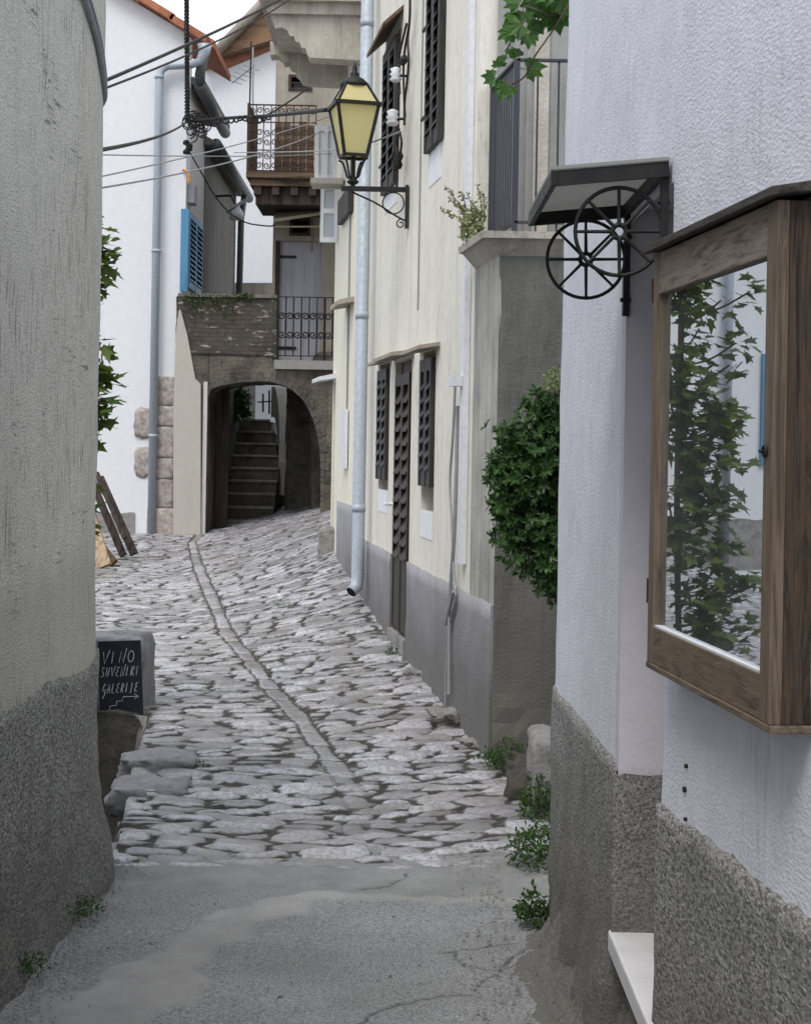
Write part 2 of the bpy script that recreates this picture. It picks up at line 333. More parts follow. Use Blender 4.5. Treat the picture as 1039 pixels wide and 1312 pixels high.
# ------------------------------------------------------------------ skins: displaced loops of wall
def skin(path, z0, ztop, outsign, disp=.004, dscale=3, zstep=.12, offset=0, flare=None, skip=None, lip=.03, cap=True):
    """path: list of 2-D points (already resampled), ztop: number or f(i,p)"""
    mb = MB(); n = len(path); P = [Vector((p[0], p[1], 0)) for p in path]; N = []
    for i in range(n):
        d = P[min(i + 1, n - 1)] - P[max(i - 1, 0)]; d.normalize(); N.append(Vector((d.y, -d.x, 0)) * outsign)
    zt = [ztop(i, P[i]) if callable(ztop) else ztop for i in range(n)]
    rows = max(2, int((max(zt) - z0) / zstep)); V = []
    for j in range(rows + 1):
        for i in range(n):
            z = z0 + (zt[i] - z0) * j / rows; p = P[i]
            o = offset + disp * fb(p.x, p.y, z, dscale, 4)
            if flare: o += flare(p, z)
            q = p + N[i] * o; V.append((q.x, q.y, z))
    if lip:
        for i in range(n):
            q = P[i] - N[i] * lip; V.append((q.x, q.y, zt[i] + .006))
    R = rows + (1 if lip else 0)
    Fs = []
    for j in range(R):
        for i in range(n - 1):
            if skip and skip(P[i], P[i + 1], V[j * n + i][2]): continue
            f = (j * n + i, j * n + i + 1, (j + 1) * n + i + 1, (j + 1) * n + i); Fs.append(f if outsign > 0 else f[::-1])
    mb.add(V, Fs)
    if cap: mb.f.append(tuple(R * n + i for i in range(n)))
    return mb

# near left building
base = [(-1.32, -1.2), (-1.17, 4.0), (-1.118, 5.3), (-1.115, 5.62), (-1.15, 5.86), (-1.25, 6.02), (-1.5, 6.12), (-6.5, 6.7), (-6.5, -1.2), (-1.32, -1.2)]
cpath = [base[0]] + chaikin([Vector(b) for b in base[1:8]], 2) + base[8:]
lp = resample([Vector((a[0], a[1])) for a in cpath], lambda a, b: .04 if (3.5 < a.y < 6.2 and a.x > -1.6) else .5)
H = thing('grey_house', 'near grey rendered house on the left with dark pebble dash base and rounded corner', 'house', (-1.2, 5.6, 0))
def lflare(p, z):
    k = max(0, .42 - z) / .42; k2 = math.exp(-((z - .12) / .16) ** 2) * math.exp(-((p.y - 5.6) / .28) ** 2)
    return .05 * k * k + .05 * k2 + (.02 * fb(p.x, p.y, z, 7, 4) * min(1, k * 2 + k2))
part('plinth', skin(lp, -1.2, lambda i, p: .80 + .035 * fb(p.x, p.y, 0, 2.5) + .01 * fb(p.x, p.y, 0, 20), 1, .006, 6, .035, .018, lflare), M['left_plinth'], H, smooth=True)
part('wall', skin(lp, .74, 3.75, 1, .008, 2.2, .12, 0), M['left_wall'], H, smooth=True)
mb = MB(); mb.bb(-6.4, -1.5, -1.1, 6.0, 3.76, 3.85); part('roof', mb, M['tile'], H)

# near right building, door recess between the two jambs
AN, AC, CN, CF = (1.03, -.6), (.556, 3.3), (.556, 3.91), (.512, 5.3)
rb = [Vector(AN), Vector(AC), Vector(CN), Vector((.516, 5.1)), Vector((.52, 5.24)), Vector((.56, 5.33)), Vector((.7, 5.37)), Vector((3.6, 5.5)), Vector((3.6, -.6)), Vector(AN)]
rp = resample(rb, lambda a, b: .04 if (a.x < 1.2 and b.x < 1.1 and a.y > 1.5) or (a.x < 1.1 and b.x < .8 and a.y < 3.3 and b.y > 3) else .4)
H = thing('white_house', 'near white stucco house on the right with grey pebble dash base and deep door recess', 'house', (.6, 4.2, 0))
def doorskip(a, b, z): 
    m = (a + b) / 2; return 3.31 < m.y < 3.90 and m.x < .7 and z < 2.1
def rtop(i, p): return .80 + (.055 if p.y < 3.35 else 0) + .010 * fb(p.x, p.y, 0, 4) + .007 * fb(p.x, p.y, 0, 25)
def rflare(p, z):
    k = max(0, .5 - z) / .5
    e_ = min(1, max(0, (5.1 - p.y) / .6)); return (.06 * k ** 2 * e_ + .03 * fb(p.x, p.y, z, 6, 5) * k) if p.y > 3.8 else 0
segL = [p for p in rp]
iA = max(i for i, p in enumerate(rp[:200]) if p.y <= 3.301 and p.x < 1.04 and (Vector(p) - Vector(AC)).length < .02 or i == 0)
iC = min(i for i, p in enumerate(rp) if (Vector(p) - Vector(CN)).length < .02)
pl1 = skin(rp[:iA + 1], -.6, rtop, -1, .005, 7, .035, .014, None, cap=False)
pl2 = skin(rp[iC:], -.6, rtop, -1, .006, 7, .035, .014, rflare, cap=False)
pl1.add(pl2.v, pl2.f)
# plinth on the far jamb (faces the camera) and under the sill
jamb = MB(); n = 14; rows = 24; V = []
for j in range(rows + 1):
    for i in range(n + 1):
        z = -.1 + .885 * j / rows; x0_ = .556 - .021 - rflare(Vector((.556, 3.95, 0)), z); x = x0_ + (.95 - x0_) * i / n; V.append((x, 3.899 + .006 * fb(x * 2, 3, z, 12), z + (.008 * fb(x, 0, 0, 20) if j == rows else 0)))
pl1.add(V, [(j * (n + 1) + i, j * (n + 1) + i + 1, (j + 1) * (n + 1) + i + 1, (j + 1) * (n + 1) + i) for j in range(rows) for i in range(n)])
pl1.bb(.56, .95, 3.92, 3.96, -.1, .783)
part('plinth', pl1, M['right_plinth'], H, smooth=True)
wl = skin(rp, .74, 3.9, -1, .006, 2.5, .1, 0, skip=doorskip); part('wall', wl, M['right_wall'], H, smooth=True)
mb = MB(); mb.bb(.547, .95, 3.909, 3.97, .7, 2.23); mb.bb(.566, .95, 3.31, 3.90, 2.2, 2.3); mb.bb(.572, .95, 3.2, 3.288, .0, 2.2); part('door_reveal', mb, M['right_reveal'], H)
mb = MB(); mb.bb(.86, .9, 3.29, 3.91, .4, 2.2); dr = part('door', mb, M['brown_shutter'], H)
mb = MB(); mb.tube([(.84, 3.4, 1.35), (.80, 3.4, 1.35), (.80, 3.5, 1.35)], .01); part('handle', mb, M['iron'], dr)
mb = MB(); mb.bb(.53, .9, 3.2, 3.925, .335, .39); part('doorstep', mb, M['marble'], H, bevel=.006)
mb = MB(); mb.bb(.6, .9, 3.3, 3.9, -.3, .333); part('step_base', mb, M['darkstone'], H)
mb = MB(); mb.bb(1.15, 3.5, -.5, 5.3, 3.92, 4.0); part('roof', mb, M['tile'], H)
# three fixings left in the white wall under the case
A_PL = Plane(AC[0], AC[1], AN[0] - AC[0], AN[1] - AC[1], 1)
if A_PL.n.x > 0: A_PL.n = -A_PL.n
for (px, py, r, m) in ((882, 982, .0045, 'rust'), (880, 1012, .006, 'iron'), (881, 1050, .004, 'iron')):
    s_, z_ = A_PL.hit(px, py); mb = MB(); mb.tube([A_PL.p(s_, z_, -.01), A_PL.p(s_, z_, .008)], r, 8); part('wall_plug', mb, M[m], H)

# canopy with two spoked wheels
YN, YF = 3.34, 3.90
Cn = thing('door_canopy', 'small flat canopy on two black spoked wheel brackets above the recessed door', 'canopy', (.55, 3.6, 2.15))
mb = MB(); mb.hexa([Vector(q) for q in [(.30, YN - .03, 2.19), (.55, YN - .03, 2.215), (.55, YF + .03, 2.215), (.30, YF + .03, 2.19), (.30, YN - .03, 2.197), (.55, YN - .03, 2.222), (.55, YF + .03, 2.222), (.30, YF + .03, 2.197)]])
part('roof_sheet', mb, M['sheet'], Cn)
mb = MB()
for y in (YN - .02, YF + .02): mb.beam((.305, y, 2.172), (.55, y, 2.197), .012, .032)
mb.beam((.305, YN - .03, 2.172), (.305, YF + .03, 2.172), .012, .03); mb.beam((.54, YN - .02, 2.195), (.54, YF + .02, 2.195), .012, .03)
part('frame', mb, M['iron'], Cn)
for y, cx, cz, r in ((YN, .449, 2.065, .094), (YF, .4425, 2.072, .097)):
    br = MB(); br.bb(.536, .552, y - .012, y + .012, cz - .14, 2.195); br.tube([(.53, y, cz - .1), (.556, y, cz - .1)], .006, 6); br.tube([(.53, y, 2.13), (.556, y, 2.13)], .006, 6)
    b = part('bracket', br, M['iron'], Cn)
    w = MB(); cpt = (cx, y, cz)
    ring = arcpts(cpt, r, 0, 2 * math.pi, 40, (1, 0, 0), (0, 0, 1))[:-1]; w.tube(ring, .0045, 6, closed=True)
    for k in range(8):
        a = k * math.pi / 4 + .02; d = Vector((math.cos(a), 0, math.sin(a))); c0 = Vector(cpt)
        w.tube([c0 + d * .012, c0 + d * .022, c0 + d * (r - .006), c0 + d * r], [.0062, .0045, .0036, .0055], 6)
    hub = arcpts(cpt, .0145, 0, 2 * math.pi, 16, (1, 0, 0), (0, 0, 1))[:-1]; w.tube(hub, .0055, 6, closed=True)
    part('wheel', w, M['iron'], Cn, smooth=True)

# display case on the right wall
CP = Plane(.582, 2.475, .502 - .582, 3.2 - 2.475, 1); L = math.hypot(.08, .725); zb, zt_ = 1.165, 2.0
DC = thing('display_case', 'brown wooden glazed display case with sloping lid on the near white wall', 'display case', (CP.p(L / 2, zb)))
D = .075
for q in ((-.002, .018, zb, zt_, -D - .02, -.022), (L - .016, L, zb, zt_, -D, -.022)): mb = MB(); mb.wb(CP, *q); part('side_panel', mb, M['case_side'], DC, bevel=.002)
mb = MB(); mb.wb(CP, -.012, L + .004, zb - .012, zb, -D - .02, .001); part('base_board', mb, M['case_front_h'], DC, bevel=.002)
mb = MB(); mb.wb(CP, .02, L - .018, zb, zt_, -D + .004, -D + .012); part('back_board', mb, M['boardback'], DC)
fr_ = [(-.002, .044, zb, zt_), (L - .037, L, zb, zt_)]
for q in fr_: mb = MB(); mb.wb(CP, *q, -.022, 0); part('stile', mb, M['case_front'], DC, bevel=.002)
mb = MB(); mb.wb(CP, .044, L - .037, zb, zb + .075, -.022, -.002); part('bottom_rail', mb, M['case_front_h'], DC, bevel=.002)
mb = MB(); mb.wb(CP, .044, L - .037, zt_ - .085, zt_, -.022, -.002); part('top_rail', mb, M['case_grey_h'], DC, bevel=.002)
mb = MB(); mb.wb(CP, .046, L - .039, zb + .0751, zb + .079, -.0218, -.004); part('glazing_bead', mb, M['whitepipe'], DC)
mb = MB(); mb.add([CP.p(.03, zb + .06, -.014), CP.p(L - .03, zb + .06, -.014), CP.p(L - .03, zt_ - .07, -.014), CP.p(.03, zt_ - .07, -.014)], [(3, 2, 1, 0)] if (CP.p(L, 1) - CP.p(0, 1)).cross(Vector((0, 0, 1))).dot(CP.n) < 0 else [(0, 1, 2, 3)]); part('glass_pane', mb, M['glass'], DC)
mb = MB(); mb.hexa([CP.p(-.03, zt_ + .001, .02), CP.p(L + .02, zt_ + .001, .02), CP.p(L + .02, zt_ + .02, -D - .03), CP.p(-.03, zt_ + .02, -D - .03), CP.p(-.03, zt_ + .016, .02), CP.p(L + .02, zt_ + .016, .02), CP.p(L + .02, zt_ + .038, -D - .03), CP.p(-.03, zt_ + .038, -D - .03)])
part('lid', mb, M['case_roof'], DC, bevel=.002)
mb = MB(); mb.tube(arcpts(CP.p(.03, 1.6, .003), .009, 0, 2 * math.pi, 14, CP.t, (0, 0, 1))[:-1], .0022, 6, closed=True); mb.tube([CP.p(.03, 1.6, -.002), CP.p(.03, 1.6, .012)], .003, 6); part('ring_pull', mb, M['iron'], DC)
for z in (zb + .12, zt_ - .1):
    mb = MB(); mb.wb(CP, L - .002, L + .004, z, z + .05, -.02, .002); part('hinge', mb, M['rust'], DC)

# ------------------------------------------------------------------ ground (numpy height fields)
def hsh(ix, iy, k):
    h = (ix.astype(np.int64) * 374761393 + iy.astype(np.int64) * 668265263 + k * 1442695041) & 0xffffffff
    h = ((h ^ (h >> 13)) * 1274126177) & 0xffffffff; h = h ^ (h >> 16); return (h & 0xffffff) / float(0x1000000)
def vn(x, y, k=0):
    ix = np.floor(x); iy = np.floor(y); fx = x - ix; fy = y - iy; fx = fx * fx * (3 - 2 * fx); fy = fy * fy * (3 - 2 * fy)
    a = hsh(ix, iy, k); b = hsh(ix + 1, iy, k); c = hsh(ix, iy + 1, k); d = hsh(ix + 1, iy + 1, k)
    return (a * (1 - fx) + b * fx) * (1 - fy) + (c * (1 - fx) + d * fx) * fy - .5
def fbm(x, y, o=4, k=0):
    s = 0; a = 1
    for i in range(o): s = s + a * vn(x * 2 ** i + 17 * i, y * 2 ** i - 9 * i, k + i); a *= .5
    return s
def cells(x, y, cw, ch, k, jx=.75, jy=.6, pw=2.4):
    gx = x / cw; gy = y / ch; jy0 = np.floor(gy); f1 = np.full(x.shape, 9.); f2 = np.full(x.shape, 9.); idv = np.zeros(x.shape); dx1 = np.zeros(x.shape); dy1 = np.zeros(x.shape)
    for dj in (-2, -1, 0, 1, 2):
        jj = jy0 + dj; sh = hsh(jj, jj * 0, k + 5); g = gx + sh; i0 = np.floor(g)
        for di in (-1, 0, 1, 2):
            ii = i0 + di - (0 if di < 2 else 4) if False else i0 + di - 0
            if di == 2: ii = i0 - 2
            cx = ii + .5 + jx * (hsh(ii, jj, k) - .5); cy = jj + .5 + jy * (hsh(ii, jj, k + 1) - .5)
            ddx = g - cx; ddy = gy - cy; d = (np.abs(ddx) ** pw + np.abs(ddy) ** pw) ** (1 / pw)
            c = d < f1; f2 = np.where(c, f1, np.minimum(f2, d)); f1 = np.where(c, d, f1)
            idv = np.where(c, hsh(ii, jj, k + 2), idv); dx1 = np.where(c, ddx, dx1); dy1 = np.where(c, ddy, dy1)
    return f1, f2, idv, dx1, dy1
def ss(a, b, x): t_ = np.clip((x - a) / (b - a), 0, 1); return t_ * t_ * (3 - 2 * t_)
RYs = lambda y: .4555 - .1495 * (y - 7.84)
def gheight(x, y):
    Lp = np.interp(y, [6, 10, 13, 17, 21, 25], [0, 0, .03, .13, .33, .42]); Rp = np.interp(y, [6, 8, 11, 14, 16, 19, 22, 25], [0, 0, .14, .37, .52, .62, .70, .8])
    xl = np.interp(y, [6, 9, 14, 20], [-1.2, -1.5, -2.2, -2.9]); xr = np.interp(y, [6, 7.8, 16, 22], [.6, .46, -.8, -1.1])
    tt = np.clip((x - xl) / (xr - xl), 0, 1.15); return Lp + (Rp - Lp) * tt ** 1.3
gut_px = [(246, 693), (252, 720), (264, 750), (290, 812), (330, 862), (380, 920), (430, 985), (462, 1035), (452, 1072), (425, 1106)]
gy_, gx_ = [], []
for (px, py) in gut_px:
    z = 0
    for _ in range(6):
        q = onz(px, py, z); z = float(gheight(np.array(q.x), np.array(q.y)))
    gy_.append(q.y); gx_.append(q.x)
gy_, gx_ = np.array(gy_[::-1]), np.array(gx_[::-1])
def grid_object(name, X, Y, Z, mat, attrs, keep=None, smooth=True):
    h, w = X.shape; me = bpy.data.meshes.new(name); V = np.stack([X, Y, Z], -1).reshape(-1, 3)
    idx = np.arange(h * w).reshape(h, w); Q = np.stack([idx[:-1, :-1], idx[:-1, 1:], idx[1:, 1:], idx[1:, :-1]], -1).reshape(-1, 4)
    if keep is not None: Q = Q[keep[:-1, :-1].reshape(-1)]
    me.vertices.add(len(V)); me.vertices.foreach_set('co', V.ravel()); me.loops.add(Q.size); me.loops.foreach_set('vertex_index', Q.ravel().astype(np.int32))
    me.polygons.add(len(Q)); me.polygons.foreach_set('loop_start', np.arange(0, Q.size, 4, dtype=np.int32)); me.polygons.foreach_set('loop_total', np.full(len(Q), 4, dtype=np.int32))
    me.update(calc_edges=True)
    for k, a in attrs.items():
        at_ = me.attributes.new(k, 'FLOAT', 'POINT'); at_.data.foreach_set('value', a.ravel().astype(np.float32))
    me.polygons.foreach_set('use_smooth', np.ones(len(Q), dtype=bool)); me.materials.append(mat); me.validate()
    o = bpy.data.objects.new(name, me); COL.objects.link(o); o['kind'] = 'structure'; return o
ys = [5.82]
while ys[-1] < 24.5: ys.append(ys[-1] + .0072 * (ys[-1] / 6) ** 1.15)
ys = np.array(ys); xs = np.concatenate([np.arange(-6, -3.4, .035), np.arange(-3.4, 1.3, .0125)])
X, Y = np.meshgrid(xs, ys)
xg = np.interp(Y, gy_, gx_); slope = np.gradient(xg, axis=0) / np.gradient(Y, axis=0)
wx = .05 * fbm(X * 2.2, Y * 2.2, 3, 40); wy = .07 * fbm(X * 1.8, Y * 2.2, 3, 50)
sl = np.where(X > xg, .22, .02) * (X - xg)
f1, f2, idv, dx1, dy1 = cells(X + wx + .016 * fbm(X * 28, Y * 28, 3, 61), Y + wy - sl + .018 * fbm(X * 11, Y * 16, 4, 62), .235, .088, 3, .85, .62, 2.8)
e = f2 - f1 + .06 * fbm(X * 30, Y * 30, 3, 70)
st = ss(.0, .20, e); stc = ss(.02, .31, e + .10 * fbm(X * 22, Y * 32, 3, 71)); dome = 1 - (1 - np.clip(e / .6, 0, 1)) ** 2.6
tilt = (hsh(np.floor(idv * 4096), np.floor(idv * 77), 9) - .5)
hz = dome * (.021 + .014 * (idv - .5)) + st * (dy1 * .022 * (tilt * 1.8 + .25) + dx1 * .016 * (idv - .5)) + .0075 * fbm(X * 13, Y * 22, 4, 80) * st
# gutter slabs
U = X - xg; along = Y * 1.02 + U * .25
gw = .062 + .012 * fbm(Y * 11, Y * 0 + 7, 2, 5) + .012 * fbm(Y * 3, Y * 0 + 2, 2, 3)
inside = np.abs(U) < gw
along = along + .13 * fbm(Y * 1.3, Y * 0, 2, 99); jr = np.floor(along / .36); loc = along / .36 - jr; je = np.minimum(loc, 1 - loc) * .36
jr = jr + 0; gst = ss(.004, .03, np.minimum(je, gw - np.abs(U)) + .012 * fbm(X * 30, Y * 30, 3, 5)); gid = hsh(jr, jr * 0, 21)
border = (Y > 7.3) & (np.abs(U) >= gw) & (np.abs(U) < gw + .012)
wi = ss(.012, -.012, np.abs(U) - gw) * (.35 + .65 * ss(7.0, 8.2, Y)) * ss(6.15, 6.4, Y + .2 * fbm(X * 5, Y * 3, 2, 31))
hg = gst * (.016 + .012 * (gid - .5)) + .003 * fbm(X * 14, Y * 14, 3, 8) - .002; jt = np.exp(-((np.abs(U) - gw) / .008) ** 2) * ss(6.2, 6.6, Y) * (.45 + .6 * fbm(Y * 4, X * 0, 2, 41))
hz = hz * (1 - wi) + hg * wi - .007 * jt; st = (stc * (1 - wi) + gst * wi) * (1 - .6 * np.clip(jt, 0, 1)); idv = idv * (1 - wi) + (gid * .8 + .1) * wi
# pit beside the near house; bigger slabs at its edge
edge = np.interp(Y, [5.9, 6.3, 6.9, 7.5, 8.2, 8.9, 9.05], [-1.08, -1.12, -1.19, -1.28, -1.37, -1.43, -1.9]) + .03 * fbm(Y * 5, Y * 0, 3, 12)
Z = gheight(X, Y) + hz + .02 * fbm(X * .9, Y * .9, 3, 90)
pit = ss(0, .10, edge - X) * ss(9.0, 8.85, Y); Z = Z - pit * 1.0
# the far quarter: cobbles are worn nearly flat
wear = ss(5.9, 6.2, Y); Z = Z - .010 * ss(6.15, 5.9, Y + .12 * fbm(X * 3, Y * 0, 3, 4)) - .02 * ss(5.9, 5.82, Y)
dirt = (fbm(X * 3, Y * 3, 4, 33)); 
t = NT('cobble_stone')
def attr(t, nme): a = t.n('ShaderNodeAttribute'); a.attribute_name = nme; return a.outputs['Fac']
a_s, a_i = attr(t, 'stone'), attr(t, 'shade')
c = t.mix(a_i, (.18, .18, .186), (.52, .52, .565)); c = t.mix(t.ramp(t.noise(9, 7, .7), [(.47, 0), (.66, .5)]), c, (.25, .24, .225))
c = t.mix(t.ramp(t.noise(45, 5, .7), [(.40, .6), (.55, 0)]), c, (.17, .165, .16))
c = t.mix(t.ramp(t.noise(1.1, 5, .6), [(.45, 0), (.7, .35)]), c, (.26, .235, .20))
c = t.mix(t.ramp(t.noise(2.3, 6, .7), [(.55, 0), (.66, .5)]), c, (.17, .165, .13)); gapc = t.mix(t.noise(20, 4), (.018, .018, .014), (.07, .066, .055)); c = t.mix(t.ramp(a_s, [(.25, 1), (.8, 0)]), c, gapc)
t.col(c); t.b.inputs['Specular IOR Level'].default_value = .6
M['cobble'] = t.fin(t.ramp(a_s, [(.4, .9), (.9, .24)]), t.bump(t.noise(45, 6, .7), .35, .008))
grid_object('cobbled_street', X, Y, Z, M['cobble'], {'stone': st, 'shade': np.clip(idv + .3 * fbm(X * 6, Y * 6, 2, 44), 0, 1)}, keep=(X > -6))
# concrete apron
xs = np.arange(-1.7, 1.3, .012); ys = np.concatenate([np.arange(-3, 3.6, .1), np.arange(3.6, 6.3, .010)]); X, Y = np.meshgrid(xs, ys)
edgey = 6.2 + .03 * fbm(X * 4, X * 0, 4, 7)
def seg_mask(pts, X, Y, wn=0, k=0):
    best = np.full(X.shape, 9.)
    P = []
    for (px, py, w) in pts:
        q = onz(px, py, 0); P.append((q.x, q.y, w))
    xn = X + wn * fbm(X * 7, Y * 7, 5, k); yn = Y + wn * fbm(X * 7, Y * 7, 5, k + 50)
    for (x0, y0, w0), (x1, y1, w1) in zip(P[:-1], P[1:]):
        dx, dy = x1 - x0, y1 - y0; tt = np.clip(((xn - x0) * dx + (yn - y0) * dy) / (dx * dx + dy * dy + 1e-9), 0, 1)
        d = np.hypot(xn - x0 - dx * tt, yn - y0 - dy * tt) - (w0 + (w1 - w0) * tt); best = np.minimum(best, d)
    return best
band = (.75 + .25 * ss(-.1, .25, fbm(X * 9, Y * 9, 3, 88))) * ss(.022, -.022, seg_mask([(760, 1165, .05), (600, 1154, .035), (470, 1150, .04), (400, 1152, .055), (330, 1168, .09), (260, 1205, .10), (180, 1265, .13), (60, 1345, .17), (0, 1400, .2)], X, Y, .10, 60))
tops = ss(5.42, 5.62, Y + .1 * fbm(X * 1.5, Y * 0, 3, 91)); 
crack = np.minimum(seg_mask([(400, 1325, 0), (470, 1302, 0), (560, 1282, 0), (605, 1276, 0), (615, 1258, 0), (640, 1240, 0), (700, 1205, 0)], X, Y, .05, 20), seg_mask([(570, 1222, 0), (600, 1240, 0), (640, 1246, 0), (680, 1230, 0)], X, Y, .05, 30))
crack = np.minimum(crack, seg_mask([(455, 1142, 0), (500, 1138, 0), (525, 1128, 0), (522, 1120, 0)], X, Y, .03, 35)); crack = np.minimum(crack, seg_mask([(565, 1225, 0), (610, 1218, 0), (660, 1210, 0)], X, Y, .04, 37)); crack = ss(.008, .002, crack)
pitm = 0 * ss(.30, .36, vn(X * 26, Y * 8, 77) + .12 * vn(X * 60, Y * 30, 78)) * (1 - band) * (1 - tops) * ss(-.1, .15, fbm(X * 3, Y * 3, 3, 13) + .05)
Z = .004 * fbm(X * 3, Y * 3, 4, 66) + .0015 * fbm(X * 40, Y * 40, 2, 67) * (1 - band) + .006 * band - .006 * crack + .004 - .05 * ss(0, .015, Y - edgey)
Z += .05 * ss(.5, .75, X + .04 * fbm(Y * 4, Y * 0, 3, 14)) * ss(3.5, 4.2, Y)
t = NT('worn_concrete'); ab, ac, ap, atp = attr(t, 'band'), attr(t, 'crack'), attr(t, 'pit'), attr(t, 'smooth')
c = t.mix(t.ramp(t.noise(3, 6, .65), [(.3, 0), (.7, 1)]), (.19, .193, .197), (.275, .277, .275))
c = t.mix(t.ramp(t.noise(170, 3, .7), [(.53, 0), (.60, .7)]), c, (.46, .47, .48)); c = t.mix(t.ramp(t.noise(150, 3, .7), [(.42, .7), (.49, 0)]), c, (.08, .08, .08))
pk = t.ramp(t.noise(1, 4, .65, vec=t.map((34, 15, 1))), [(.63, 0), (.67, 1)]); c = t.mix(t.math('MULTIPLY', pk, t.ramp(t.noise(2, 3), [(.42, 0), (.55, .9)])), c, (.06, .06, .06))
c = t.mix(t.math('MULTIPLY', atp, .75), c, t.mix(t.ramp(t.noise(6, 6, .7), [(.3, 0), (.7, 1)]), (.17, .17, .165), (.29, .29, .28)))
c = t.mix(ab, c, t.mix(t.ramp(t.noise(5, 6, .7), [(.3, 0), (.7, 1)]), (.26, .257, .248), (.355, .35, .338)))
c = t.mix(t.ramp(t.noise(1.4, 5), [(.5, 0), (.75, .5)]), c, (.13, .13, .12))
c = t.mix(t.math('MULTIPLY', t.math('ADD', ac, ap, True), .8), c, (.04, .04, .04)); t.col(c)
M['apron'] = t.fin(.8, t.bump(t.noise(120, 4, .7), .6, .004))
grid_object('concrete_pavement', X, Y, Z, M['apron'], {'band': band, 'crack': crack, 'pit': pitm, 'smooth': tops}, keep=(Y < 6.27))
mb = MB(); mb.add([(-400, -400, -1.25), (400, -400, -1.25), (400, 400, -1.25), (-400, 400, -1.25)], [(0, 1, 2, 3)]); o = mesh_obj('ground', mb, M['soil'], (0, 0, 0)); o['kind'] = 'structure'
# side slab that carries the street left of the pit
def GZ(x, y): return float(gheight(np.array(x), np.array(y)))
def rock(c, s, seed, sub=2, rough=.25):
    import bmesh
    bm_ = bmesh.new(); bmesh.ops.create_cube(bm_, size=1); bmesh.ops.subdivide_edges(bm_, edges=bm_.edges[:], cuts=7, use_grid_fill=True)
    mb = MB(); vs = []
    for v in bm_.verts:
        p = v.co.copy(); r = p.length; p = p.lerp(p.normalized() * .55, .38); nn = Vector((p.x * 3 + seed, p.y * 3, p.z * 3)); p *= 1 + rough * mn.fractal(nn, 1, 2, 4) + rough * .5 * mn.fractal(nn * 4, .8, 2, 5)
        vs.append(Vector(c) + Vector((p.x * s[0], p.y * s[1], p.z * s[2])))
    mb.add(vs, [tuple(v.index for v in f.verts) for f in bm_.faces]); bm_.free(); return mb

# stone post with chalk sign
bt = at(156, 813, 9.0)
mb = rock((-1.66, 9.22, .05), (.40, .5, .92), 3, rough=.05); 
mb = MB(); n = 10
mb.bb(-1.95, -1.5, 9.02, 9.5, -.9, .445)
import bmesh
def roughbox(x0, x1, y0, y1, z0, z1, amp=.012, seed=0, cuts=10, fs=6):
    bm_ = bmesh.new(); bmesh.ops.create_cube(bm_, size=1); bmesh.ops.subdivide_edges(bm_, edges=bm_.edges[:], cuts=cuts, use_grid_fill=True); mb = MB(); vs = []
    c = Vector(((x0 + x1) / 2, (y0 + y1) / 2, (z0 + z1) / 2)); d = Vector((x1 - x0, y1 - y0, z1 - z0))
    for v in bm_.verts:
        p = Vector((v.co.x * d.x, v.co.y * d.y, v.co.z * d.z)) + c; nn = p * fs + Vector((seed, 0, 0))
        q = Vector((mn.fractal(nn, 1, 2, 4), mn.fractal(nn + Vector((9, 0, 0)), 1, 2, 4), mn.fractal(nn + Vector((0, 9, 0)), 1, 2, 4))) * amp
        k = sum(abs(abs(a) - .5) < 1e-4 for a in v.co); q -= Vector([math.copysign(1, a) if abs(abs(a) - .5) < 1e-4 else 0 for a in v.co]) * amp * .8 * (k > 1)
        vs.append(p + q)
    mb.add(vs, [tuple(v.index for v in f.verts) for f in bm_.faces]); bm_.free(); return mb
single('stone_block', roughbox(-2.1, -1.5, 9.03, 9.5, -.9, .44, .018, 5, 18), M['edgestone'], 'squared rough stone block carrying the chalk sign at the edge of the cobbles', 'stone block', smooth=True)
SG = thing('chalk_sign', 'small black slate sign with chalk lettering and a stepped arrow on the stone block', 'sign', tuple(at(155, 915, 8.995)))
bpl = Plane(0, 8.995, 1, 0, -1)
def bp(px, py): 
    q = at(px, py, 8.975); return q
mb = MB(); mb.prism([at(125, 822, 8.985), at(180, 820.5, 8.985), at(183.5, 916, 8.985), at(128, 918.5, 8.985)], (0, .014, 0)); part('board', mb, M['slate'], SG, bevel=.002)
LET = {'V': [[(0, 1), (.22, 0), (.62, 1.15)]], 'I': [[(.15, 1), (.1, 0)]], 'N': [[(0, 0), (.12, 1), (.42, .02), (.62, 1.25)]], 'O': [[(.3 + .28 * math.cos(a * .524), .5 + .48 * math.sin(a * .524)) for a in range(13)]],
       'S': [[(.5, .95), (.25, 1.02), (.08, .8), (.2, .55), (.42, .4), (.4, .12), (.15, 0), (-.05, .12)]], 'U': [[(.05, 1), (.0, .3), (.12, .02), (.35, .1), (.48, 1)]], 'E': [[(.5, .98), (.2, .95), (.1, .72), (.3, .55), (.06, .4), (.03, .08), (.42, .02)]],
       'R': [[(.0, 0), (.12, 1), (.42, .95), (.45, .65), (.1, .5), (.42, 0)]], 'G': [[(.5, .9), (.25, 1.0), (.03, .6), (.08, .2), (.35, .3), (.48, .5), (.42, -.2), (.12, -.55)]], 'A': [[(0, 0), (.32, 1), (.5, 0)], [(.1, .38), (.46, .38)]], 'L': [[(.12, 1), (.03, .05), (.4, .0)]], 'J': [[(.25, 1), (.18, .0), (.02, -.1)]]}
ch = MB()
def write(word, x0, y0, x1, y1, hpx):
    adv = (x1 - x0) / len(word)
    for i, ch_ in enumerate(word):
        bx = x0 + adv * i; by = y0 + (y1 - y0) * i / len(word)
        for stk in LET[ch_]:
            pts = [bp(bx + sx * adv * 1.18 + sy * 1.6, by - sy * hpx) for sx, sy in stk]; ch.tube(pts, .0024, 5)
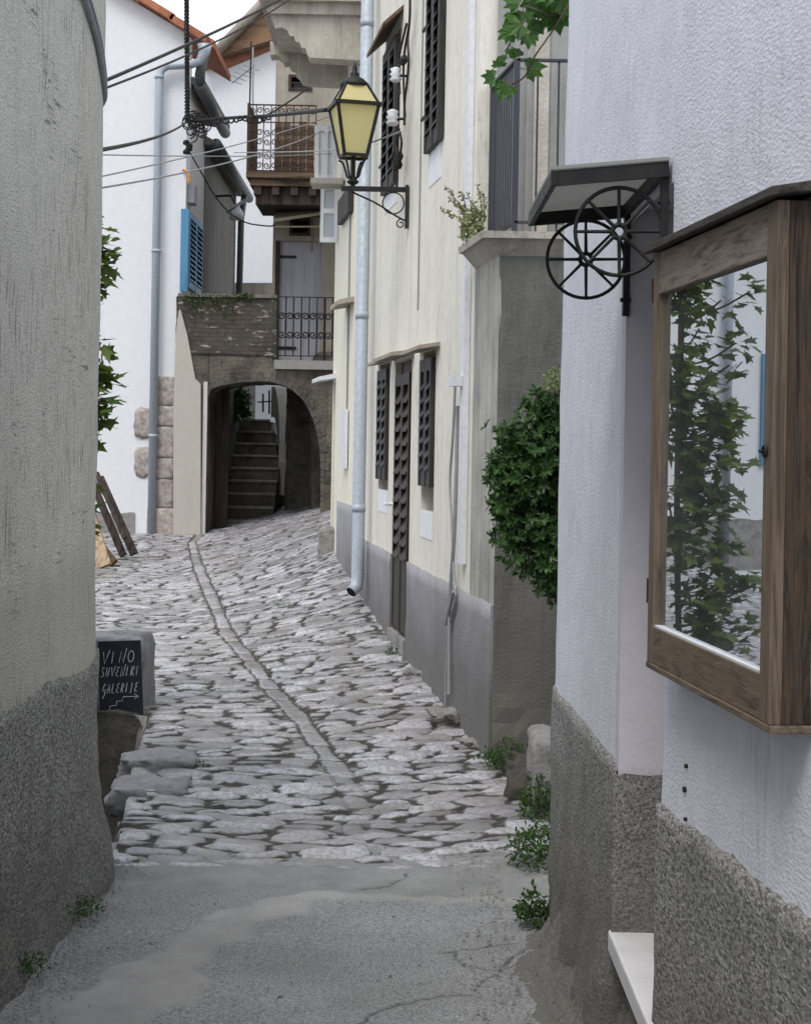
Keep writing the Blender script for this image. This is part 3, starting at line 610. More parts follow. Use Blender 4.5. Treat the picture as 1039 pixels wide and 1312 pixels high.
write('VINO', 131, 851, 174, 848, 15); write('SUVENIRI', 129, 868, 180, 865, 12); write('GALERIJE', 131, 889, 178, 886, 12)
ch.tube([bp(*q) for q in ((133, 914), (140, 913), (141, 905), (149, 904), (149.5, 899), (157, 898), (158, 893), (177, 892.5))], .0018, 5)
ch.tube([bp(*q) for q in ((172, 889), (177.5, 892.5), (172, 896))], .0018, 5)
part('chalk_lettering', ch, M['chalk'], SG)
for q in ((154, 829), (156, 911)):
    mb = MB(); mb.tube([at(*q, 8.985), at(*q, 8.972)], .007, 10); part('screw', mb, M['rust'], SG)
# pit side walls and edge stones
mb = MB(); V = []; n1, n2 = 60, 30
for j in range(n2 + 1):
    for i in range(n1 + 1):
        y = 6.05 + 2.98 * i / n1; z = -1.15 + 1.12 * j / n2
        ex = float(np.interp(y, [5.9, 6.3, 6.9, 7.5, 8.2, 8.9, 9.05], [-1.11, -1.15, -1.22, -1.31, -1.40, -1.46, -1.48])) + .02
        V.append((ex - .05 * abs(fb(y, z, 3, 6, 5)) * (1 - .8 * (j / n2) ** 4) - .04 * (1 - j / n2), y, z))
mb.add(V, [(j * (n1 + 1) + i, (j + 1) * (n1 + 1) + i, (j + 1) * (n1 + 1) + i + 1, j * (n1 + 1) + i + 1) for j in range(n2) for i in range(n1)])
o = mesh_obj('pit_wall', mb, M['darkstone'], (0, 0, 0), True); o['kind'] = 'structure'
mb = roughbox(-4, -1.48, 8.9, 9.04, -1.2, .04, .02, 8, 16); o = mesh_obj('retaining_edge', mb, M['darkstone'], (0, 0, 0), True); o['kind'] = 'structure'
es = [((-1.17, 7.62, -.01), (.37, .36, .17), 1, 'big flat grey edge stone beside the dark pit, the farther of the pair'), ((-1.13, 7.10, -.02), (.36, .36, .14), 5, 'rounded blue grey edge stone at the near end of the dark pit, nearest the concrete')]
for c, s_, sd, lb in es: single('edge_stone', rock(c, s_, sd, rough=.16), M['edgestone'], lb, 'stone', group='edge stones along the pit', smooth=True, base=c)

# ------------------------------------------------------------------ yellow house on the right
YP = Plane(.4555, 7.84, -.1495, 1, 1)      # n points to -x
if YP.n.x > 0: YP.n = -YP.n
def yb(px0, py0, px1, py1): 
    a, z1 = YP.hit(px0, py0); b, z0 = YP.hit(px1, py1); return min(a, b), max(a, b), min(z0, z1), max(z0, z1)
s85 = (8.47 - 7.84) / YP.t.y; sE = (13.55 - 7.84) / YP.t.y; sF = (16.0 - 7.84) / YP.t.y
YH = thing('cream_house', 'long cream rendered house with grey base, dark louvred shutters and narrow brown door', 'house', tuple(YP.p(2, 0)))
def opening(pxa, pxb, pyt, pyb):  # pixel bounds at the middle
    a, _ = YP.hit(pxa, (pyt + pyb) / 2); b, _ = YP.hit(pxb, (pyt + pyb) / 2); m = (pxa + pxb) / 2
    _, z1 = YP.hit(m, pyt); _, z0 = YP.hit(m, pyb); return min(a, b), max(a, b), z0, z1
o_w1 = opening(486, 498.5, 466, 628); o_door = opening(504, 525, 462, 815); o_w2 = opening(541, 557, 450, 656)
o_w3 = opening(495, 512, 52, 240); o_w4 = opening(552, 571, -60, 185)
ops = [o_w1, o_door, o_w2, o_w3, o_w4]
mb = MB(); mb.wall(YP, s85, sE, .3, 8, -.35, 0, ops); 
part('wall', mb, M['yellow'], YH)
mb = MB(); mb.wb(YP, s85, sE, .4, 8, -.9, -.352); mb.bb(.6, 4, 8.47, 8.55, -.3, 8); part('inner_wall', mb, M['concrete_wall'], YH)
def plinth_strip(pl, a0, a1, zb_, ztf, off, th=.2, step=.05):
    n = max(2, int((a1 - a0) / step)); mb = MB(); V = []
    rows = 14
    for i in range(n + 1):
        a = a0 + (a1 - a0) * i / n; zt = ztf(a)
        for j in range(rows + 1):
            z = zb_ + (zt - zb_) * j / rows; V.append(pl.p(a, z, off + .006 * fb(a, 5, z, 5)))
        V.append(pl.p(a, zt + .004, -.04)); 
    R = rows + 2
    mb.add(V, [(i * R + j, (i + 1) * R + j, (i + 1) * R + j + 1, i * R + j + 1) for i in range(n) for j in range(R - 1)])
    for a in (a0, a1): mb.add([pl.p(a, zb_, off), pl.p(a, zb_, -.05), pl.p(a, ztf(a), -.05), pl.p(a, ztf(a), off)], [(0, 1, 2, 3)])
    return mb
zpl = lambda a: .80 + .012 * fb(a, 1, 0, 3) + .0 * a
mb = plinth_strip(YP, 0.0, o_door[0], -.4, zpl, .014); m2 = plinth_strip(YP, o_door[1], sE, -.4, zpl, .014); mb.add(m2.v, m2.f); part('plinth', mb, M['yellow_plinth'], YH, smooth=True)
mb = MB(); mb.wb(YP, o_door[0] + .001, o_door[1] - .001, -.3, o_door[2], -.3, .03); part('doorstep', mb, M['stone'], YH)
def louvre(pl, a0, a1, z0, z1, o, mat, parent, label=None, name='shutter', solid=.0, pitch=.055, tilt=.03):
    mb = MB(); fw = .05; mid = (a0 + a1) / 2
    for (b0, b1) in ((a0, mid - .003), (mid + .003, a1)):
        mb.wb(pl, b0, b0 + fw, z0, z1, o, o + .04); mb.wb(pl, b1 - fw, b1, z0, z1, o, o + .04)
        mb.wb(pl, b0 + fw, b1 - fw, z1 - .08, z1, o, o + .04)
        hb = .1 if not solid else solid; mb.wb(pl, b0 + fw, b1 - fw, z0, z0 + hb, o + .004, o + .034)
        z = z0 + hb
        while z < z1 - .08 - pitch * .5:
            mb.hexa([pl.p(b0 + fw, z, o + tilt + .02), pl.p(b1 - fw, z, o + tilt + .02), pl.p(b1 - fw, z + .008, o + tilt + .02), pl.p(b0 + fw, z + .008, o + tilt + .02),
                     pl.p(b0 + fw, z + pitch, o), pl.p(b1 - fw, z + pitch, o), pl.p(b1 - fw, z + pitch + .008, o), pl.p(b0 + fw, z + pitch + .008, o)]); z += pitch
    mb.wb(pl, a0 + .01, a1 - .01, z0 + .01, z1 - .01, o - .012, o - .003)
    return part(name, mb, mat, parent, label)
def windowp(o, mat, parent, label, so=-.012, drop=.0, inset=.02, pitch=.085):
    a0, a1, z0, z1 = o
    mb = MB(); mb.wb(YP, a0 + .001, a1 - .001, z0 + .001, z1 - .001, -.3, -.27); f = part('window', mb, M['darkglass'], parent)
    return louvre(YP, a0 + inset, a1 - inset, z0 + drop, z1 - .05, so, mat, f, label, pitch=pitch)
mb = MB()
w = windowp(o_w1, M['black_shutter'], YH, 'faded black louvred shutter left of the brown door', drop=.08)
w = windowp(o_w2, M['black_shutter'], YH, 'faded black louvred shutter right of the brown door', drop=.16)
w = windowp(o_w3, M['black_shutter'], YH, 'narrow dark upstairs shutter beneath a tilted little hood', so=.0)
w = windowp(o_w4, M['black_shutter'], YH, 'dark upstairs shutter cut by the top of the picture', so=.0)
mb = MB(); mb.wb(YP, o_door[0] + .002, o_door[1] - .002, o_door[2] + .002, o_door[3] - .002, -.28, -.045); dfrm = part('door_frame', mb, M['brown_shutter'], YH)
dl = louvre(YP, o_door[0] + .05, o_door[1] - .05, o_door[2] + .03, o_door[3] - .1, -.03, M['brown_shutter'], YH, 'narrow dark brown louvred door', name='door', solid=.5, pitch=.10, tilt=.03)
sh, zh = YP.hit(503, 646); mb = MB(); mb.tube([YP.p(sh, zh, .0), YP.p(sh, zh, .06), YP.p(sh - .1, zh, .06)], .012, 8); part('handle', mb, M['whitepipe'], dl)
mb = MB()
for o_, d_, ex in ((o_w1, .10, .12), (o_w2, .13, .14)): mb.hexa([YP.p(o_[0] - ex, o_[3] + .01, 0), YP.p(o_[1] + ex, o_[3] + .01, 0), YP.p(o_[1] + ex, o_[3] - .01, d_), YP.p(o_[0] - ex, o_[3] - .01, d_), YP.p(o_[0] - ex, o_[3] + .035, 0), YP.p(o_[1] + ex, o_[3] + .035, 0), YP.p(o_[1] + ex, o_[3] + .012, d_), YP.p(o_[0] - ex, o_[3] + .012, d_)])
mb.hexa([YP.p(o_door[0] - .1, o_door[3] + .02, 0), YP.p(o_door[1] + .1, o_door[3] + .02, 0), YP.p(o_door[1] + .1, o_door[3] + .0, .16), YP.p(o_door[0] - .1, o_door[3] + .0, .16), YP.p(o_door[0] - .1, o_door[3] + .05, 0), YP.p(o_door[1] + .1, o_door[3] + .05, 0), YP.p(o_door[1] + .1, o_door[3] + .025, .16), YP.p(o_door[0] - .1, o_door[3] + .025, .16)])
part('lintel_hood', mb, M['tan'], YH)
o_ = o_w3; mb = MB(); mb.hexa([YP.p(o_[0] - .12, o_[3] + .10, 0), YP.p(o_[1] + .1, o_[3] + .10, 0), YP.p(o_[1] + .1, o_[3] - .04, .15), YP.p(o_[0] - .12, o_[3] - .04, .15), YP.p(o_[0] - .12, o_[3] + .13, 0), YP.p(o_[1] + .1, o_[3] + .13, 0), YP.p(o_[1] + .1, o_[3] - .01, .15), YP.p(o_[0] - .12, o_[3] - .01, .15)]); part('window_hood', mb, M['oldwood'], YH)
for o_ in (o_w3, o_w4):
    for z in (o_[2] + .25, o_[3] - .4): mb = MB(); mb.tube([YP.p(o_[1] - .02, z, .03), YP.p(o_[1] + .13, z, .03)], .012, 6); part('shutter_hook', mb, M['iron'], YH)
mb = MB(); mb.wb(YP, -.1 + s85, sE + .1, 8, 8.15, -1.2, .12); part('roof', mb, M['tile'], YH)
# patches of white plaster beneath windows
for o_, m_, dz in ((o_w1, .03, .17), (o_w2, .03, .17), (o_w4, .08, .22), (o_w3, .05, .14)): mb = MB(); mb.wb(YP, o_[0] + m_, o_[1] - m_ * .3, o_[2] - dz, o_[2], 0, .004); part('plaster_patch', mb, M['white_wall'], YH)
# vertical white duct near the terrace + grey cables
a_, z_ = YP.hit(604, 240); mb = MB(); mb.wb(YP, a_ - .045, a_ + .045, .95, 8, .002, .035); part('cable_duct', mb, M['whitepipe'], YH)
mb = MB(); mb.wb(YP, a_ - .03, a_ + .12, 1.93, 1.985, .036, .09); part('junction_box', mb, M['whitepipe'], YH)
mb = MB(); a2, z2 = YP.hit(586, 500); 
pts = [(590, 490), (587, 560), (582, 620), (586, 670), (588, 740), (592, 765), (582, 800), (578, 850), (577, 905)]
mb.tube(chaikin([YP.p(YP.hit(*q)[0], YP.hit(*q)[1], .03) for q in pts]), .008, 6)
pts = [(594, 520), (592, 640), (589, 700), (584, 760), (583, 840), (583, 890)]
mb.tube(chaikin([YP.p(YP.hit(*q)[0], YP.hit(*q)[1], .035) for q in pts]), .011, 6); mb.tube([YP.p(*YP.hit(590, 758), .04), YP.p(*YP.hit(581, 800), .045)], .010, 6)
part('grey_cable', mb, M['greycable'], YH)
mb = MB(); mb.tube([YP.p(*YP.hit(466 + 6, -30), .02), YP.p(YP.hit(472, -30)[0] - .02, .85, .02)], .012, 6); part('wall_wire', mb, M['greycable'], YH); mb = MB()
mb.tube([YP.p(YP.hit(538, 300)[0], 6, .006), YP.p(YP.hit(538, 300)[0], 2.5, .006)], .006, 5); part('wall_wire', mb, M['greycable'], YH)
# big galvanised drainpipe
sp_ = YP.hit(464, 400, .10)[0]; mb = MB(); zc = GZ(-.5, 13.4)
p0 = YP.p(sp_, 8, .10); mb.tube([p0, YP.p(sp_, zc + .22, .10), YP.p(sp_ - .02, zc + .14, .11), YP.p(sp_ - .05, zc + .10, .155)], .052, 16)
for z in (2.62, 5.0, 1.05, 7.2): mb.tube([YP.p(sp_, z, .10), YP.p(sp_, z + .06, .10)], .056, 16)
DP = part('drainpipe', mb, M['zinc'], YH, smooth=True)
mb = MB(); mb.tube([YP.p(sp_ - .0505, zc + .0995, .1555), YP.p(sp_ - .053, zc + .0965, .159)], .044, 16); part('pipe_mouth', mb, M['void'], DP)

# terrace block between cream house and alcove
TB = thing('terrace', 'stained grey cement terrace block with projecting cap and dark bar railing', 'terrace', (.7, 8.0, 0))
zt2 = 2.64
mb = MB(); mb.wb(YP, 0.0, s85, .74, zt2, -.06, 0); part('street_wall', mb, M['terrace_side'], TB)
V = []; n1, n2 = 30, 40
for j in range(n2 + 1):
    for i in range(n1 + 1):
        x = .4575 + 1.8 * i / n1; z = -.3 + (zt2 + .3) * j / n2; k = max(0, .45 - z); V.append((x, 7.838 - .006 * fb(x, 3, z, 3) - .1 * k * k * 2 - .03 * abs(fb(x, 3, z, 5)) * min(1, k * 4), z))
mb = MB(); mb.add(V, [(j * (n1 + 1) + i, j * (n1 + 1) + i + 1, (j + 1) * (n1 + 1) + i + 1, (j + 1) * (n1 + 1) + i) for j in range(n2) for i in range(n1)]); mb.bb(.53, 2.3, 7.85, 8.47, -.3, zt2 - .002)
part('front_wall', mb, M['terrace'], TB, smooth=False)
c0 = YP.p(0, 0); c1 = YP.p(s85, 0)
def cap(zz0, zz1, e0, e1):
    a = [Vector((c0.x - e0, c0.y - e0 * .8, zz0)), Vector((2.3, c0.y - e0 * .8, zz0)), Vector((2.3, 8.46, zz0)), Vector((c1.x - e0 + .0, 8.46, zz0))]
    b = [Vector((c0.x - e1, c0.y - e1 * .8, zz1)), Vector((2.3, c0.y - e1 * .8, zz1)), Vector((2.3, 8.46, zz1)), Vector((c1.x - e1, 8.46, zz1))]
    return a + b
mb = MB(); mb.hexa(cap(zt2 - .08, zt2, .0, .07)); mb.hexa(cap(zt2, zt2 + .035, .09, .095)); part('cap', mb, M['stonebalc'], TB)
rl = MB(); zr = zt2 + .035; rc = Vector((.53, 7.88, 0)); rf = Vector((.44, 8.45, 0)); rr = Vector((1.8, 7.88, 0)); hR = .88
for z in (zr + .06, zr + hR): rl.beam((rc.x, rc.y, z), (rf.x, rf.y, z), .03, .012); rl.beam((rc.x, rc.y, z), (rr.x, rr.y, z), .03, .012)
for p in (rc, rf, rr): rl.bb(p.x - .015, p.x + .015, p.y - .015, p.y + .015, zr, zr + hR + .005)
for i in range(1, 10):
    p = rc.lerp(rf, i / 10); rl.tube([(p.x, p.y, zr + .06), (p.x, p.y, zr + hR)], .0055, 6)
for i in range(1, 12):
    p = rc.lerp(rr, i / 12); rl.tube([(p.x, p.y, zr + .0), (p.x, p.y, zr + hR)], .0055, 6)
part('railing', rl, M['grey_iron'], TB)
mb = MB(); mb.bb(.462, .62, 8.45, 8.469, zt2, 8); mb.bb(.62, 2.4, 8.42, 8.469, zt2 + .036, 8); part('back_wall', mb, M['concrete_wall'], TB)
mb = MB(); mb.bb(.66, .74, 8.40, 8.419, zt2 + .036, 6); part('pale_strip', mb, M['stonebalc'], TB)
# alcove ground and stone
single('stone_ledge', roughbox(.565, .95, 6.6, 6.95, -.1, .36, .012, 2, 16, 12), M['stone'], 'squared weathered stone block in the alcove below the bush', 'stone block', smooth=True)
mb = roughbox(.5, 1.6, 6.95, 7.9, -.2, .12, .04, 4, 16, 4); o = mesh_obj('alcove_earth', mb, M['soil'], (0, 0, 0), True); o['kind'] = 'structure'
for k, (px, py, s_, lb) in enumerate(((530, 880, (.20, .18, .12), 'lumpy stone against the grey base just right of the brown door'), (565, 925, (.26, .30, .13), 'rough mortar-crusted stone where the grey cable reaches the paving'), (600, 950, (.2, .2, .08), 'low stone at the corner of the grey base'))):
    q = onz(px, py, .05); single('footing_stone', rock((q.x + .05, q.y, GZ(q.x, q.y) + .01), s_, k * 3 + 20, rough=.5), M['stone'], lb, 'stone', group='footing stones at the cream house', smooth=True, base=(q.x, q.y, 0))
# mortar skirt at the foot of near white house
mb = MB(); V = []; n1, n2 = 160, 34
for i in range(n1 + 1):
    y = 3.7 + 1.75 * i / n1; xw = float(np.interp(y, [3.3, 3.91, 5.1, 5.3, 5.45], [.556, .556, .516, .56, .72]))
    for j in range(n2 + 1):
        t_ = j / n2; e_ = min(1, max(.12, (5.35 - y) / .5)); wd = (.17 + .06 * fb(y, 2, 0, 3)) * e_; x = xw + .03 - (wd + .03) * t_; z = .26 * e_ * (1 - t_) ** 2.0 + .004 + .022 * fb(x, y, 0, 8, 5) * (1 - t_ ** 3) + .022 * fb(x, y, 1, 34, 4) * (1 - t_ ** 3) - .03 * (t_ > .97)
        V.append((x, y, z))
mb.add(V, [(i * (n2 + 1) + j, i * (n2 + 1) + j + 1, (i + 1) * (n2 + 1) + j + 1, (i + 1) * (n2 + 1) + j) for i in range(n1) for j in range(n2)])
t = NT('rough_mortar'); cc = t.mix(t.ramp(t.noise(9, 7, .7), [(.35, 0), (.65, 1)]), (.09, .085, .075), (.23, .22, .205)); t.col(cc); M['mortar'] = t.fin(.95, t.bump(t.noise(30, 7, .75), 1, .02))
o = mesh_obj('mortar_footing', mb, M['right_plinth'], (0, 0, 0), True); o['kind'] = 'structure'

# ------------------------------------------------------------------ second cream house beyond the drainpipe
Y2 = thing('pale_house', 'pale cream house beyond the big drainpipe with a carved cement balcony', 'house', tuple(YP.p(7, 0)))
o_d2 = opening(417, 427, 492, 705)
o_a = opening(430, 447, 236, 305); 
sx0 = sE + .002
mb = MB(); mb.wall(YP, sx0, sF, .2, 8.3, -.5, -.01, [(max(sx0 + .3, o_d2[0]), min(sF - .12, o_d2[1]), .3, o_d2[3])]); part('wall', mb, M['yellow2'], Y2)
mb = MB(); mb.wb(YP, sx0 + .01, sF, -.2, 8, -1.2, -.5); mb.wb(YP, sF - .6, sF + 5, -.2, 6, -3.0, -1.25); part('inner_wall', mb, M['tan'], Y2)
mb = plinth_strip(YP, sx0, sF - .75, -.1, lambda a: 1.04 + .01 * fb(a, 1, 0, 4), .006); part('plinth', mb, M['yellow_plinth'], Y2, smooth=True)
def small_hood(px, py, w, d, mat):
    a, z = YP.hit(px, py); mb = MB(); mb.hexa([YP.p(a - w / 2, z, -.02), YP.p(a + w / 2, z, -.02), YP.p(a + w / 2, z - .03, d), YP.p(a - w / 2, z - .03, d), YP.p(a - w / 2, z + .05, -.02), YP.p(a + w / 2, z + .05, -.02), YP.p(a + w / 2, z + .01, d), YP.p(a - w / 2, z + .01, d)]); part('door_hood', mb, mat, Y2)
small_hood(447, 390, .7, .14, M['tan']); small_hood(424, 486, .8, .16, M['whitepipe'])
mb = MB(); a, z = YP.hit(443, 600); mb.wb(YP, a - .12, a + .25, z, z + .55, .0, .03); part('meter_box', mb, M['whitepipe'], Y2)
mb = MB(); mb.tube([YP.p(a, z + .5, .0), YP.p(a, 5, .0)], .01, 5); part('wall_wire', mb, M['greycable'], Y2)
mb = MB(); mb.wb(YP, sF - .5, sF - .1, .3, 2.6, -.35, -.3); part('door', mb, M['oldwood'], Y2)
mb = roughbox(-.86, -.62, 15.6, 16.05, .4, .75, .02, 3, 8); part('doorstep', mb, M['stone'], Y2)
# open casement + louvred shutter at its far end, perpendicular to the wall
def perp(px0, px1, pyt, pyb, Yd, mat, name, parent, grid=None, label=None):
    p = at(px0, pyt, Yd); q = at(px1, pyb, Yd); mb = MB(); x0, x1 = p.x, q.x; z1, z0 = p.z, q.z
    if grid == 'sash':
        fw = .035; mb.bb(x0, x0 + fw, Yd, Yd + .04, z0, z1); mb.bb(x1 - fw, x1, Yd, Yd + .04, z0, z1)
        for z in (z0, (z0 + z1) / 2, z1 - .05): mb.bb(x0 + fw, x1 - fw, Yd, Yd + .04, z, z + .05)
        o = part(name, mb, mat, parent, label); g = MB(); g.bb(x0 + fw, x1 - fw, Yd + .015, Yd + .022, z0 + .05, z1 - .05); part('pane', g, M['glassy'], o); return o
    if grid == 'panel':
        mb.bb(x0, x1, Yd + .01, Yd + .04, z0, z1); 
        for (a, b) in ((x0, x0 + .04), (x1 - .04, x1), ((x0 + x1) / 2 - .02, (x0 + x1) / 2 + .02)): mb.bb(a, b, Yd - .012, Yd + .01, z0, z1)
        for z in (z0, z1 - .06): mb.bb(x0, x1, Yd - .01, Yd + .0098, z, z + .06)
    return part(name, mb, mat, parent, label)
t = NT('curtained_glass'); t.col((.42, .46, .50)); M['glassy'] = t.fin(.1)
perp(411, 432, 236, 310, 15.7, M['white_paint'], 'casement', Y2, 'sash', 'open white casement with two panes')
perp(404, 431, 160, 232, 15.3, M['white_paint'], 'shutter', Y2, 'panel', 'open white panelled shutter')
mb = MB(); p = at(398, 228, 15.2); q = at(440, 236, 15.2); mb.bb(p.x, q.x, 15.15, 15.5, q.z, p.z); part('window_ledge', mb, M['stonebalc'], Y2)
mb = MB(); p = at(436, 242, 14.6); q = at(456, 274, 14.6); mb.wb(YP, YP.hit(452, 250)[0], YP.hit(438, 250)[0], q.z, p.z, -.008, .04); part('shutter', mb, M['black_shutter'], Y2, 'small dark closed shutter')
# carved cement balcony
def prof(Yd, pts): return [at(px, py, Yd) for px, py in pts]
BY = 13.75
near = [(347, 22), (352, 30), (352, 36), (360, 34), (368, 38), (371, 45), (377, 46), (378, 52), (384, 54), (386, 60), (391, 61), (394, 69), (397, 73), (470, 77), (470, 18), (347, 18)]
far_ = [(346, 60), (346, 70), (354, 69), (360, 73), (363, 79), (369, 78), (371, 84), (377, 86), (378, 92), (383, 96), (386, 102), (392, 104), (455, 108), (455, 56), (346, 52)]
mb = MB(); mb.prism(prof(BY, near), (0, .22, 0)); corb = part('corbel', mb, M['stonebalc'], Y2)
mb = MB(); mb.prism([v + Vector((0, 0, 0)) for v in prof(15.1, far_)], (0, .22, 0)); part('corbel', mb, M['stonebalc'], Y2)
zs0 = at(400, 19, BY).z; xl_ = at(346, 18, BY).x
mb = MB(); mb.bb(xl_ - .02, -.4, BY - .05, 15.5, zs0, zs0 + .10); mb.bb(xl_ - .09, -.4, BY - .12, 15.6, zs0 + .1, zs0 + .17); part('balcony_slab', mb, M['stonebalc'], Y2)
mb = MB()
for i in range(8): mb.lathe([(.05, 0), (.03, .08), (.06, .25), (.03, .5), (.05, .62)], (xl_ + .02 + .1 * i, BY - .02, zs0 + .171), 8)
for i in range(1, 14): mb.lathe([(.05, 0), (.03, .08), (.06, .25), (.03, .5), (.05, .62)], (xl_ + .02, BY - .02 + .12 * i, zs0 + .171), 8)
mb.bb(xl_ - .05, -.45, BY - .09, BY + .05, zs0 + .792, zs0 + .88); mb.bb(xl_ - .05, xl_ + .09, BY + .051, 15.5, zs0 + .792, zs0 + .88); part('balustrade', mb, M['stonebalc'], Y2)
mb = MB(); mb.wb(YP, sx0, sF, 8.3, 8.5, -1.3, .3); part('roof', mb, M['tile'], Y2)

# ------------------------------------------------------------------ street lamp
s_l, z_l = YP.hit(524, 262); wl_ = YP.p(s_l, 0, 0)
zl = at(480, 242, wl_.y).z; tip = at(437, 241, wl_.y - .05)
SL = thing('street_lamp', 'old wall lantern with amber glass panes on a black iron bracket', 'street lamp', (wl_.x, wl_.y, zl))
mb = MB(); mb.bb(wl_.x - .028, wl_.x - .004, wl_.y - .03, wl_.y + .02, zl - .27, zl + .03); mb.beam((wl_.x - .01, wl_.y, zl), tip, .02, .035)
mb.tube(chaikin([Vector((wl_.x - .02, wl_.y, zl - .22)), Vector((wl_.x - .1, wl_.y, zl - .18)), Vector((wl_.x - .22, wl_.y, zl - .10)), Vector((wl_.x - .36, wl_.y, zl - .04)), Vector((tip.x + .05, wl_.y, zl - .01))]), .007, 6)
mb.tube(arcpts((wl_.x - .11, wl_.y, zl - .095), .075, 0, 2 * math.pi, 24, (1, 0, 0), (0, 0, 1))[:-1], .005, 6, closed=True)
mb.tube(spiral((wl_.x - .055, wl_.y, zl - .24), .035, .01, 1.2, 1.2, 18, (1, 0, 0), (0, 0, 1)), .005, 6); part('bracket', mb, M['iron'], SL)
lx, ly = at(452, 240, wl_.y - .02).x, wl_.y - .02
def zof(py): return at(452, py, ly).z
zb1, zs1, zr1, zt1 = zof(200), zof(136), zof(108), zof(82)
px2m = ly / F; wt, wb_, wr = 31 * px2m, 17 * px2m, 15 * px2m; rot = math.radians(14)
def corner(w, z, k, out=0): a = rot + math.pi / 4 + k * math.pi / 2; r = (w + out) * 1.22; return Vector((lx + r * math.cos(a), ly + r * math.sin(a), z))
mb = MB()
for k in range(4):
    mb.beam(corner(wb_, zb1, k), corner(wt, zs1, k), .018, .018); mb.beam(corner(wt, zs1, k), corner(wr, zr1, k), .014, .014)
    mb.beam(corner(wb_, zb1, k), corner(wb_, zb1, k + 1), .018, .022); mb.beam(corner(wt, zs1, k, .006), corner(wt, zs1, k + 1, .006), .022, .024)
part('lantern_frame', mb, M['iron'], SL)
mb = MB(); mb.lathe([(.10, zr1 - .018), (.105, zr1), (.07, zr1 + .035), (.035, zr1 + .055), (.03, zr1 + .065), (.035, zr1 + .075), (.018, zr1 + .09), (.02, zr1 + .115), (.008, zr1 + .145), (.002, zr1 + .16)], (lx, ly, 0), 16)
mb.v = [(x, y, z) for x, y, z in mb.v]; part('lantern_top', mb, M['iron'], SL, smooth=True)
for k in range(4):
    mb = MB(); mb.add([corner(wb_, zb1, k, -.003), corner(wb_, zb1, k + 1, -.003), corner(wt, zs1, k + 1, -.003), corner(wt, zs1, k, -.003)], [(0, 1, 2, 3)]); part('glass_pane', mb, M['amber'], SL)
    mb = MB(); mb.add([corner(wt, zs1, k, -.003), corner(wt, zs1, k + 1, -.003), corner(wr, zr1, k + 1, -.003), corner(wr, zr1, k, -.003)], [(0, 1, 2, 3)]); part('roof_pane', mb, M['amber'], SL)
mb = MB(); mb.tube([(lx, ly, zl), (lx, ly, zb1 + .01)], .016, 8); mb.lathe([(.03, zl + .03), (.045, zl + .045), (.03, zl + .06), (.02, zl + .075)], (lx, ly, 0), 12)
for k in range(4):
    a = rot + math.pi / 4 + k * math.pi / 2; d = Vector((math.cos(a), math.sin(a), 0)); c = Vector((lx, ly, 0))
    mb.tube(chaikin([c + d * .02 + Vector((0, 0, zl + .07)), c + d * .05 + Vector((0, 0, zl + .08)), c + d * .06 + Vector((0, 0, zb1 - .1)), c + d * .09 + Vector((0, 0, zb1 - .03)), c + d * .12 + Vector((0, 0, zb1 - .02))]), .008, 6)
part('lantern_stand', mb, M['iron'], SL)

# ------------------------------------------------------------------ left: white gable house and neighbours
FY = 21.0
GP = Plane(-3.0, FY, -1, 0, 1)   # s runs to the left
if GP.n.y > 0: GP.n = -GP.n
WG = thing('gabled_house', 'tall bright white gabled house on the left with red tile edge and silver downpipe', 'house', (-4, FY, .2))
cr = at(238, 250, FY).x; 
r0 = at(262, 56, FY); r1 = at(170, 0, FY); sl_ = (r1.z - r0.z) / (r1.x - r0.x)
zc_ = r0.z + sl_ * (cr - r0.x); zL = r0.z + sl_ * (-11 - r0.x)
mb = MB(); mb.prism([(cr, FY, -.2), (cr, FY, zc_), (-11, FY, zL), (-11, FY, -.2)], (0, .4, 0)); part('wall', mb, M['white_wall'], WG)
mb = MB(); mb.bb(cr - .4, cr + .0, FY + .401, 22.85, 2.4, 6.5); part('side_wall', mb, M['white_side'], WG)
mb = MB()
for i in range(16):
    a = Vector((r0.x + .05, FY - .16, r0.z + .03)); d = Vector((r1.x - r0.x, 0, r1.z - r0.z)).normalized(); p = a + d * (.52 * i); q = a + d * (.52 * (i + 1) + .05); off = Vector((0, 0, .018 * (i % 2)))
    mb.beam(p + off + Vector((0, .13, 0)), q + off + Vector((0, .13, 0)), .30, .09, up=(0, 0, 1))
part('roof_edge', mb, M['tile'], WG)
mb = MB(); a = Vector((r0.x + .1, FY + .25, r0.z + .02)); d = Vector((r1.x - r0.x, 0, r1.z - r0.z)); d.normalize(); mb.prism([a, a + d * 9, a + d * 9 + Vector((0, 0, .1)), a + Vector((0, 0, .1))], (0, 2.0, 0)); part('roof', mb, M['tile'], WG)
# silver downpipe
pp = [at(262, 66, FY - .12), at(256, 78, FY - .12), at(246, 82, FY - .12), at(214, 84, FY - .12), at(206, 90, FY - .12), at(204, 104, FY - .12), at(190.5, 700, FY - .12)]
pp[-1] = Vector((pp[-2].x, pp[-1].y, GZ(-3.3, 20.9)))
mb = MB(); mb.tube([pp[0] + Vector((.0, .0, .1))] + pp, [.10, .075, .055] + [.055] * 5, 12)
for py in (100, 323, 560): q = at(204 - (py - 100) * .02, py, FY - .12); mb.tube([(pp[-2].x, q.y, q.z), (pp[-2].x, q.y, q.z + .04)], .066, 12); mb.beam((pp[-2].x, q.y, q.z), (pp[-2].x, q.y + .12, q.z), .03, .03)
part('downpipe', mb, M['zinc'], WG, smooth=True)
mb = MB(); g0 = at(256, 110, FY + .05); g1 = Vector((g0.x - .02, 24.2, g0.z)); mb.tube([g0, g1], .085, 10); mb.tube([at(262, 66, FY - .1), at(256, 95, FY), g0 + Vector((0, .1, -.02))], .07, 10); part('gutter', mb, M['darkpipe'], WG, smooth=True)
